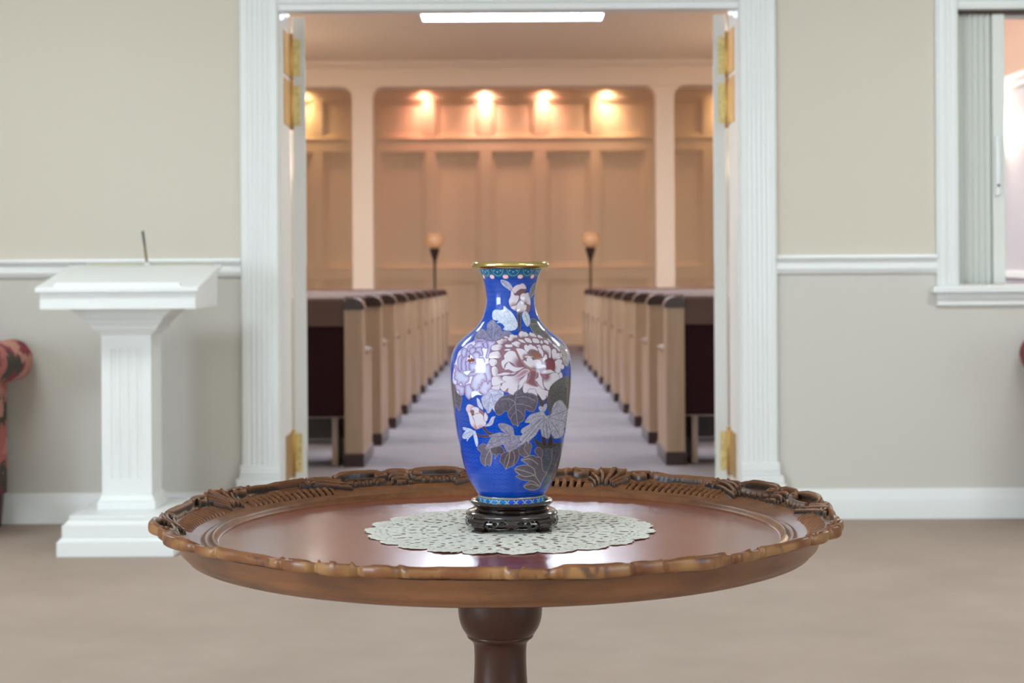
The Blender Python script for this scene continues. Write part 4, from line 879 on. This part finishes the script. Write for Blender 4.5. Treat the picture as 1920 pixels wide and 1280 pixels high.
def pit(a0, r0, ra, rr2, dep):
    global H, GL
    q = ((AB-a0)/ra)**2+((RR-r0)/rr2)**2; w = np.clip(1.15-q,0,1); w = w*w*(3-2*w)
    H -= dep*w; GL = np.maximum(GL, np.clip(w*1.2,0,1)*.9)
pit(8.2,.4345,4.6,.0085,.009)
ov = [(8.2+5.6*cos(t), .4345+.0125*sin(t)) for t in np.linspace(-pi*.15,pi*1.72,26)]
stroke(ov,.0032,.011)
stroke([(3.2,.430),(4.6,.428),(4.9,.4335),(3.6,.4355)],.0026,.012)              # inner curl of the C
stroke([(3.5,.4225),(8,.4185),(12.5,.4215)],.0022,.007)
for k in range(5): stroke([(5+k*1.7,.4175+.0006*abs(k-2)),(5.3+k*1.7,.4178)],.0022,.008)
stroke([(0,.447),(1.4,.446),(2.6,.442)],.003,.009); stroke([(0,.436),(1.2,.434),(2.0,.430)],.0026,.010)
stroke([(0,.426),(1.0,.424),(1.8,.4215)],.0024,.010); stroke([(0,.4165),(.8,.4155)],.0024,.008); stroke([(1.8,.4165),(2.2,.4150)],.0018,.006)
stroke([(12.6,.4150),(14.6,.4235),(17.4,.4330),(20.5,.4375)],.0030,.010)       # sweeping leaf blades
stroke([(13.4,.4255),(15.4,.4340),(18.2,.4400)],.0026,.010)
stroke([(12.0,.4095),(14.6,.4165),(18.0,.4255),(22.5,.4305)],.0026,.008)
stroke([(19.2,.4300),(20.6,.4270),(21.5,.4305),(20.3,.4330)],.0022,.010)
stroke([(20.5,.4385),(25,.4355),(30,.4350),(35,.4370),(37.0,.4400)],.0026,.011) # outer rail over the flutes
stroke([(37.0,.4405),(39.2,.4400),(40.0,.4345),(38.6,.4300),(37.2,.4325),(37.8,.4360)],.0027,.012)  # volute
stroke([(45,.452),(45,.440),(45,.412)],.0040,.011)                               # palmette
stroke([(42.4,.4440),(43.2,.4330),(44.0,.4150)],.0032,.010)
stroke([(41.0,.4340),(42.2,.4250),(43.4,.4110)],.0028,.009)
stroke([(40.8,.4240),(42.0,.4160),(42.8,.4060)],.0024,.007)
pit(33.5,.4300,3.0,.0026,.005); pit(25.5,.4290,3.8,.0022,.004)
# outer border band and rounded arris
H += .0025*np.exp(-((tq-.985)/.02)**2)
bandw = np.clip((RR-(rout[None,:]-.0055))/.0025,0,1)
H = np.maximum(H, bandw*(HB+.0068)*(tq > .5))
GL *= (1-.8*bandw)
ks = np.array([1,2,1.]); ks /= 4
for ax in (0,1):
    H = (np.roll(H,1,ax)+2*H+np.roll(H,-1,ax))/4 if ax == 1 else np.concatenate([H[:1],(H[:-2]+2*H[1:-1]+H[2:])/4,H[-1:]])
H = np.where(RR > .421, np.clip(H,.0168,.036), np.clip(H,0,.036))
sinT, cosT = np.sin(thr), np.cos(thr)
rows = [np.stack([RR[i]*cosT, RR[i]*sinT, TOP+H[i]],-1) for i in range(NR)]
zt = TOP+H[-1]
for dr, f in ((.0014,.12),(.0020,.35),(.0020,.65),(.0010,.88),(-.0015,1.0)):
    zb = TOP+.0195; rows.append(np.stack([(rout+dr)*cosT,(rout+dr)*sinT, zt+(zb-zt)*f],-1))
rows.append(np.stack([(.415+0*rout)*cosT,(.415+0*rout)*sinT, TOP+.0150+0*rout],-1))
PR = np.stack(rows)
# colour of the carving: walnut with worn lighter patches and near-black grooves
nx = vnoise(np.repeat(dg[None,:]*.42,len(rows),0), np.arange(len(rows))[:,None]*.12+np.zeros((1,NTH)))
ny = vnoise(np.repeat(dg[None,:]*.12+50,len(rows),0), np.arange(len(rows))[:,None]*.05+np.zeros((1,NTH)))
nz2 = vnoise(np.repeat(dg[None,:]*1.6+20,len(rows),0), np.arange(len(rows))[:,None]*.4+np.zeros((1,NTH)))
t = np.clip((nx*.6+ny*.4)*.8+nz2*.25,0,1)[...,None]
colr = S((84,50,31))*(1-t)+S((134,87,51))*t
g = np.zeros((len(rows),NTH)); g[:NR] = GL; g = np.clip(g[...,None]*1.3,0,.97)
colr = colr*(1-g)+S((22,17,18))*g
e_ = np.zeros((len(rows),1,1)); e_[NR:NR+5] = 1
wear = np.clip((nx-.38)*3,0,1)[...,None]*e_; colr = colr*(1-wear*.5)+S((152,116,74))*wear*.5
stain = np.clip((ny*.5+nz2*.5-.64)*6,0,1)[...,None]*e_; colr = colr*(1-stain*.8)+S((60,46,44))*stain*.8
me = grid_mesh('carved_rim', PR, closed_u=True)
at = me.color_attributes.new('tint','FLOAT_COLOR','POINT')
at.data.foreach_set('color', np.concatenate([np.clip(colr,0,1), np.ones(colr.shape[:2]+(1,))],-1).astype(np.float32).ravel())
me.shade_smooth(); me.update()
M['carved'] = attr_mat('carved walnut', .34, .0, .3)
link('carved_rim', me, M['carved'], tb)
obj('apron', MB().lathe([(.385,TOP+.002),(.41,TOP+.004),(.427,TOP+.0165),(.4235,TOP+.010),(.4185,TOP+.004),(.4165,TOP-.002),(.4150,TOP-.007),(.4110,TOP-.011),(.4085,TOP-.0125),(.4060,TOP-.0165),(.398,TOP-.0185),(.385,TOP-.0185),(.385,TOP+.002)],256,cap=False), M['apron'], tb, smooth=30)
obj('underside', MB().lathe([(.0,TOP-.0165),(.399,TOP-.0165),(.399,TOP-.0188),(.0,TOP-.0188)],96), M['pewdark'], tb)
pp = [(1100,78),(1131,79),(1140,79),(1152,78.3),(1163,76),(1173,72.5),(1181,67.5),(1186.5,63.6),(1187.5,62.2),(1190,62.6),(1192.5,61.5),(1196,56.8),(1200,52.5),(1204,50.2),(1212,49.2),(1228,48.6),(1245,48.8),(1262,49.5),(1280,50.6)]
pd = [(r*TY/F_, EYE-(y-490)*TY/F_) for y,r in pp]
pd[0] = (pd[1][0]*.99, TOP-.0188)
pd += [(.0395,.50),(.045,.44),(.052,.38),(.055,.33),(.050,.28),(.040,.25),(.036,.235),(.05,.225),(.052,.21),(.046,.19),(.046,.12),(.03,.10),(0,.10)]
obj('pedestal', MB().lathe(pd[::-1],96), M['pedestal'], tb, smooth=35)
for k in range(3):
    a = radians(90+120*k+180); lg = MB(); path = []; rd = []
    for s_ in np.linspace(0,1,15):
        path.append((.03+.36*s_, 0, .16-.155*s_**.8+.045*sin(pi*min(1,s_*1.15))+.022)); rd.append(.030-.012*s_+(.008 if s_ > .95 else 0))
    lg.tube(path, rd, 12)
    o = obj('leg', lg, M['pedestal'], tb, smooth=50); o.rotation_euler = (0,0,a)

# ------------------------------------------------------------------ register lectern
LX, LY = -1.525, 6.75
lt = thing('lectern', 'white register stand with square column and sloping top, left of the doorway', 'lectern', (LX,LY,0))
W = M['whitec']
obj('plinth', MB().box(-.222,.222,-.31,.27,0,.058).frust(0,-.02,.058,.07,.44,.56,.424,.545).box(-.207,.207,-.29,.25,.07,.118).frust(0,-.02,.118,.134,.405,.53,.375,.50).box(-.185,.185,-.265,.225,.134,.151), W, lt, bevel=.003)
obj('column_base', MB().box(-.114,.114,-.124,.106,.151,.186).frust(0,-.009,.186,.206,.222,.222,.20,.20), W, lt, bevel=.003)
def fl_sq(h, z0, z1):
    # square shaft with flutes on its front and sides
    p = []; n = 4; e = .03
    def side(x0,y0,x1,y1,nx_,ny_):
        L = 2*h; 
        out = [(x0,y0)]
        for k in range(n):
            a = (e+(L-2*e)*k/n)/L; b = (e+(L-2*e)*(k+1)/n)/L
            for t,d in ((.18,0),(.3,.004),(.5,.006),(.7,.004),(.82,0)):
                s_ = a+(b-a)*t; out.append((x0+(x1-x0)*s_-nx_*d, y0+(y1-y0)*s_-ny_*d))
        return out
    p += side(-h,-h,h,-h,0,-1)+side(h,-h,h,h,1,0)+side(h,h,-h,h,0,1)+side(-h,h,-h,-h,-1,0)
    return p
sh = fl_sq(.097,0,0); sh = [(x,y-.009) for x,y in sh]
obj('column', MB().prism(sh,'z',.27,.78).frust(0,-.009,.206,.27,.194,.194,.194,.194).frust(0,-.009,.78,.832,.194,.194,.194,.194), W, lt, smooth=25)
obj('capital', MB().frust(0,-.009,.832,.852,.20,.20,.245,.235).frust(0,-.009,.852,.872,.25,.24,.27,.26).frust(0,-.009,.872,.896,.27,.26,.31,.30).frust(0,-.009,.896,.937,.30,.28,.40,.36), W, lt, bevel=.002)
zf0, zb0 = 1.004, 1.086
obj('desk_box', MB().hexa([(-.298,-.245,.936),(.298,-.245,.936),(.298,.235,.936),(-.298,.235,.936),(-.298,-.245,zf0),(.298,-.245,zf0),(.298,.235,zb0),(-.298,.235,zb0)]), W, lt, bevel=.002)
obj('sloping_top', MB().hexa([(-.312,-.262,zf0-.003),(.312,-.262,zf0-.003),(.312,.25,zb0),(-.312,.25,zb0),(-.312,-.262,zf0+.016),(.312,-.262,zf0+.016),(.312,.25,zb0+.019),(-.312,.25,zb0+.019)]), W, lt, bevel=.003)
obj('book_ledge', MB().hexa([(-.245,-.252,zf0+.014),(.245,-.252,zf0+.014),(.245,-.225,zf0+.018),(-.245,-.225,zf0+.018),(-.24,-.250,zf0+.034),(.24,-.250,zf0+.034),(.24,-.230,zf0+.036),(-.24,-.230,zf0+.036)]), W, lt, bevel=.002)
obj('back_strip', MB().box(-.24,.28,.236,.25,zb0+.016,zb0+.026), mat('dull gold strip',(176,170,148),.5), lt)
pn = thing('pen', 'dark pen standing upright in its holder at the back edge of the white lectern', 'pen', (LX+.012,LY+.222,zb0+.0155))
q = MB().tube([(-.002,0,.028),(-.010,0,.09),(-.017,0,.142)],[.0022,.0050,.0054],10); obj('barrel', q, M['penblack'], pn, smooth=60)
q = MB().tube([(.001,0,.004),(-.0025,0,.030),(-.008,0,.072)],[.0035,.0052,.0052],10); tag(obj('gold_section', q, mat('pen gold',(120,104,66),.35,metal=.6), pn, smooth=60),'golden lower section')
obj('holder', MB().lathe([(.014,0),(.014,.004),(.006,.007),(.006,.014),(.0,.014)],20), M['whitec'], pn, smooth=40)

# ------------------------------------------------------------------ floral armchairs against the wall
def armchair(loc, label):
    t = thing('armchair', label, 'armchair', loc, 'floral armchairs by the wall')
    w = .40                                       # centre to panel
    for s in (1,-1):
        m = MB()
        x0 = s*(w-.12); x1 = s*w
        m.box(min(x0,x1),max(x0,x1),-.30,.30,.14,.66)
        cx = s*(w+.022); r = .088; pts = [(cx+r*cos(a), .705+r*sin(a)) for a in np.linspace(0,2*pi,28,endpoint=False)]
        m.prism(pts,'y',-.31,.31)
        o = obj('armrest', m, M['floral'], t, smooth=40, bevel=.008)
        fc = MB(); pts = [(cx+.07*cos(a), .705+.07*sin(a)) for a in np.linspace(0,2*pi,24,endpoint=False)]
        fc.prism(pts,'y',-.33,-.31); obj('scroll_front', fc, M['pedestal'], o, smooth=40)
        rl = MB(); pts = [(cx+s*.004+.1*cos(a)*1.0, .705+.092*sin(a)) for a in np.linspace(-pi*.35,pi*.45,10)]
    obj('seat_cushion', MB().box(-.28,.28,-.34,.18,.30,.46), M['floral'], t, bevel=.04)
    obj('seat_base', MB().box(-.28,.28,-.31,.26,.14,.30), M['floral'], t, bevel=.01)
    obj('backrest', MB().hexa([(-.29,.14,.40),(.29,.14,.40),(.29,.30,.40),(-.29,.30,.40),(-.29,.20,.98),(.29,.20,.98),(.29,.31,.98),(-.29,.31,.98)]), M['floral'], t, bevel=.04)
    for sx in (-1,1):
        for sy in (-1,1):
            obj('leg', MB().frust(sx*.36,sy*.27,0,.14,.035,.035,.055,.055), M['pedestal'], t, bevel=.004)
    return t
ac = armchair((-2.565,6.93,0),'floral armchair cut by the left edge of the photo, left of the white lectern')
dup(ac,(2.645,6.93,0),'floral armchair cut by the right edge of the photo, below the wall opening')

# ------------------------------------------------------------------ pews
def pew_end_profile():      # (y, z), y = 0 at the back
    pts = [(0,.07),(0,.875),(.012,.885),(.11,.885),(.125,.872),(.14,.80),(.165,.68),(.20,.635),(.25,.622),(.54,.622),(.57,.61),(.58,.58),(.58,.07)]
    return pts
def make_pew(loc, side, label):
    """side -1: pew runs to the left of the aisle, +1 to the right"""
    t = thing('pew', label, 'pew', loc, 'wooden pews along the aisle')
    s = side; L = 2.95
    def bx(m, a, b, *r): a, b = sorted((s*a, s*b)); return m.box(a,b,*r)
    for a in (0, L-.105):
        m = MB(); x0,x1 = sorted((s*a, s*(a+.105))); m.prism(pew_end_profile(),'x',x0,x1)
        e = obj('end_panel', m, M['pewend'], t, bevel=.01)
        m = MB(); c = s*(a+.0525)
        n = 9; pr = [(c+.062*cos(v), .882+.055*sin(v)) for v in np.linspace(0,pi,n)]
        pr += [(c-.058,.875),(c+.058,.875)]
        m.prism([(p,q) for p,q in pr],'y',-.012,.135); obj('cap', m, M['pewdark'], e, smooth=40)
        m = MB(); pr = [(c+.060*cos(v), .620+.028*sin(v)) for v in np.linspace(0,pi,n)]
        m.prism(pr,'y',.20,.60); tag(obj('arm_cap', m, M['pewdark'], e, smooth=40),'polished dark arm cap')
        m = MB(); bx(m,a-.006,a+.111,-.012,.60,0,.078); obj('base_block', m, M['pewdark'], e, bevel=.006)
        m = MB(); bx(m,a-.004,a+.109,-.004,.003,.80,.815)
    m = MB(); m.prism([(.01,.845),(.01,.925),(.02,.94),(.055,.945),(.085,.93),(.09,.845)],'x',*sorted((s*.105,s*(L-.105)))); obj('top_rail', m, M['pewrail'], t, bevel=.004)
    m = MB(); bx(m,.105,L-.105,.0,.03,.78,.85); obj('back_rail', m, M['pewrail'], t, bevel=.004)
    m = MB(); a0,a1 = sorted((s*.105,s*(L-.105)))
    m.hexa([(a0,.02,.28),(a1,.02,.28),(a1,.14,.28),(a0,.14,.28),(a0,.02,.80),(a1,.02,.80),(a1,.07,.84),(a0,.07,.84)]); obj('back_upholstery', m, M['burgundy'], t, bevel=.012)
    m = MB(); bx(m,.105,L-.105,.12,.56,.40,.47); obj('seat', m, M['burgundy'], t, bevel=.02)
    m = MB(); bx(m,.105,L-.105,.08,.54,.36,.40).box(a0,a1,.05,.10,.27,.33); obj('seat_frame', m, M['pewframe'], t, bevel=.004)
    m = MB(); bx(m,.105,L-.105,.30,.325,.13,.30); obj('shade_board', m, M['pewdark'], t, bevel=.003)  # dark strip standing in for the shade under the pew
    for xk in (.15,1.45,2.75):
        m = MB(); bx(m,xk,xk+.035,.10,.50,.0,.30); obj('support_leg', m, M['pewframe'], t, bevel=.004)
    for xk in (.52,1.9):
        m = MB(); bx(m,xk,xk+.045,.035,.075,.20,.30); obj('bracket', m, M['pewrail'], t)
    return t
left0 = right0 = None
ordw = ['rearmost pew','second pew from the back','third pew from the back','fourth pew from the back','fifth pew from the back','sixth pew from the back','seventh pew from the back','eighth pew from the back','second pew from the front','frontmost pew']
for k in range(10):
    y = 9.42+1.245*k; z = chapel_floor(y+.3)
    lb = ordw[k]+', on the left side of the chapel aisle'; rb = ordw[k]+', on the right side of the chapel aisle'
    if k == 0: left0 = make_pew((-.852,y,z),-1,lb); right0 = make_pew((.826,y,z),1,rb)
    else: dup(left0,(-.852,y,z),lb); dup(right0,(.826,y,z),rb)

# ------------------------------------------------------------------ torchere floor lamps beside the front pews
def floor_lamp(x, y, label):
    z = chapel_floor(y)
    t = thing('floor_lamp', label, 'floor lamp', (x,y,z), 'floor lamps in front of the chapel wall')
    obj('base', MB().lathe([(0,0),(.19,0),(.19,.02),(.15,.035),(.06,.05),(.03,.09),(0,.09)],40), M['iron'], t, smooth=40)
    obj('pole', MB().lathe([(.022,.08),(.030,.10),(.022,.14),(.018,.6),(.026,.62),(.026,.66),(.018,.68),(.018,1.28),(.03,1.36),(.05,1.42),(.075,1.50),(.078,1.53),(.03,1.53),(.02,1.6)],28), M['iron'], t, smooth=40)
    obj('lamp_shade', MB().lathe([(.04,1.53),(.09,1.55),(.125,1.60),(.135,1.66),(.12,1.72),(.09,1.75),(.095,1.765),(.088,1.765),(.083,1.75),(.112,1.715),(.126,1.66),(.117,1.61),(.085,1.56),(.04,1.54)],36), M['lampglass'], t, smooth=50)
    return t
fl = floor_lamp(-1.225,25.55,'slender floor lamp with amber glass shade beyond the left row of pews')
dup(fl,(1.115,25.55,chapel_floor(25.55)),'slender floor lamp with amber glass shade beyond the right row of pews')

# ------------------------------------------------------------------ wall sconce on the chapel side wall, plus unseen added ones
def sconce(s, y, label, pw=105):
    sc_ = thing('wall_sconce', label, 'wall sconce', (s*CHW,y,1.98), 'wall sconces of the chapel')
    obj('bracket', MB().tube([(0,0,0),(-s*.06,0,-.05),(-s*.10,0,0),(-s*.10,0,.06)],.012,10).lathe([(0,.05),(.04,.055),(.045,.07),(0,.07)],16,(-s*.10,0)), M['brass'], sc_, smooth=50)
    obj('lamp_shade', MB().lathe([(.03,.07),(.06,.10),(.075,.18),(.07,.24),(.06,.24),(.03,.08)],28,(-s*.10,0),cap=False), SG, sc_, smooth=50)
    l = bpy.data.lights.new('sconce_light','POINT'); l.energy = pw; l.color = lin((255,224,192)); l.shadow_soft_size = .06
    o = bpy.data.objects.new('sconce_light', l); C.objects.link(o); o.location = (s*(CHW-.16),y,2.34)
SG = emissive('sconce glass',(255,236,214),5.)
sconce(1,16.05,'lit wall sconce on the chapel side wall, seen through the opening at the right edge', 24)
for y,nm in ((10.5,'near the rearmost pews'),(21.5,'near the front pews')):  # unseen sconces added to warm the walls and ceiling
    sconce(1,y,'unseen added wall sconce on the right chapel wall, '+nm); sconce(-1,y,'unseen added wall sconce on the left chapel wall, '+nm)
sconce(-1,16.05,'unseen added wall sconce in the middle of the left chapel wall')

# ------------------------------------------------------------------ camera
cam = bpy.data.cameras.new('camera'); co = bpy.data.objects.new('camera', cam); C.objects.link(co)
cam.sensor_width = 36; cam.lens = 3191*36/1920
co.location = (0,0,EYE); co.rotation_euler = (pi/2, radians(.33), 0)
cam.shift_x = -8/1920; cam.shift_y = -150/1920
cam.dof.use_dof = True; cam.dof.focus_distance = 2.24; cam.dof.aperture_fstop = 9.0; cam.dof.aperture_blades = 0
cam.clip_start = .05; cam.clip_end = 100
sc = bpy.context.scene; sc.camera = co
sc.view_settings.view_transform = 'Standard'; sc.view_settings.look = 'None'; sc.view_settings.gamma = 1; sc.view_settings.use_curve_mapping = False
sc.view_settings.exposure = 0.0
sc.cycles.use_denoising = True
sc.cycles.max_bounces = 8; sc.cycles.diffuse_bounces = 5; sc.cycles.glossy_bounces = 4
sc.cycles.sample_clamp_indirect = 6
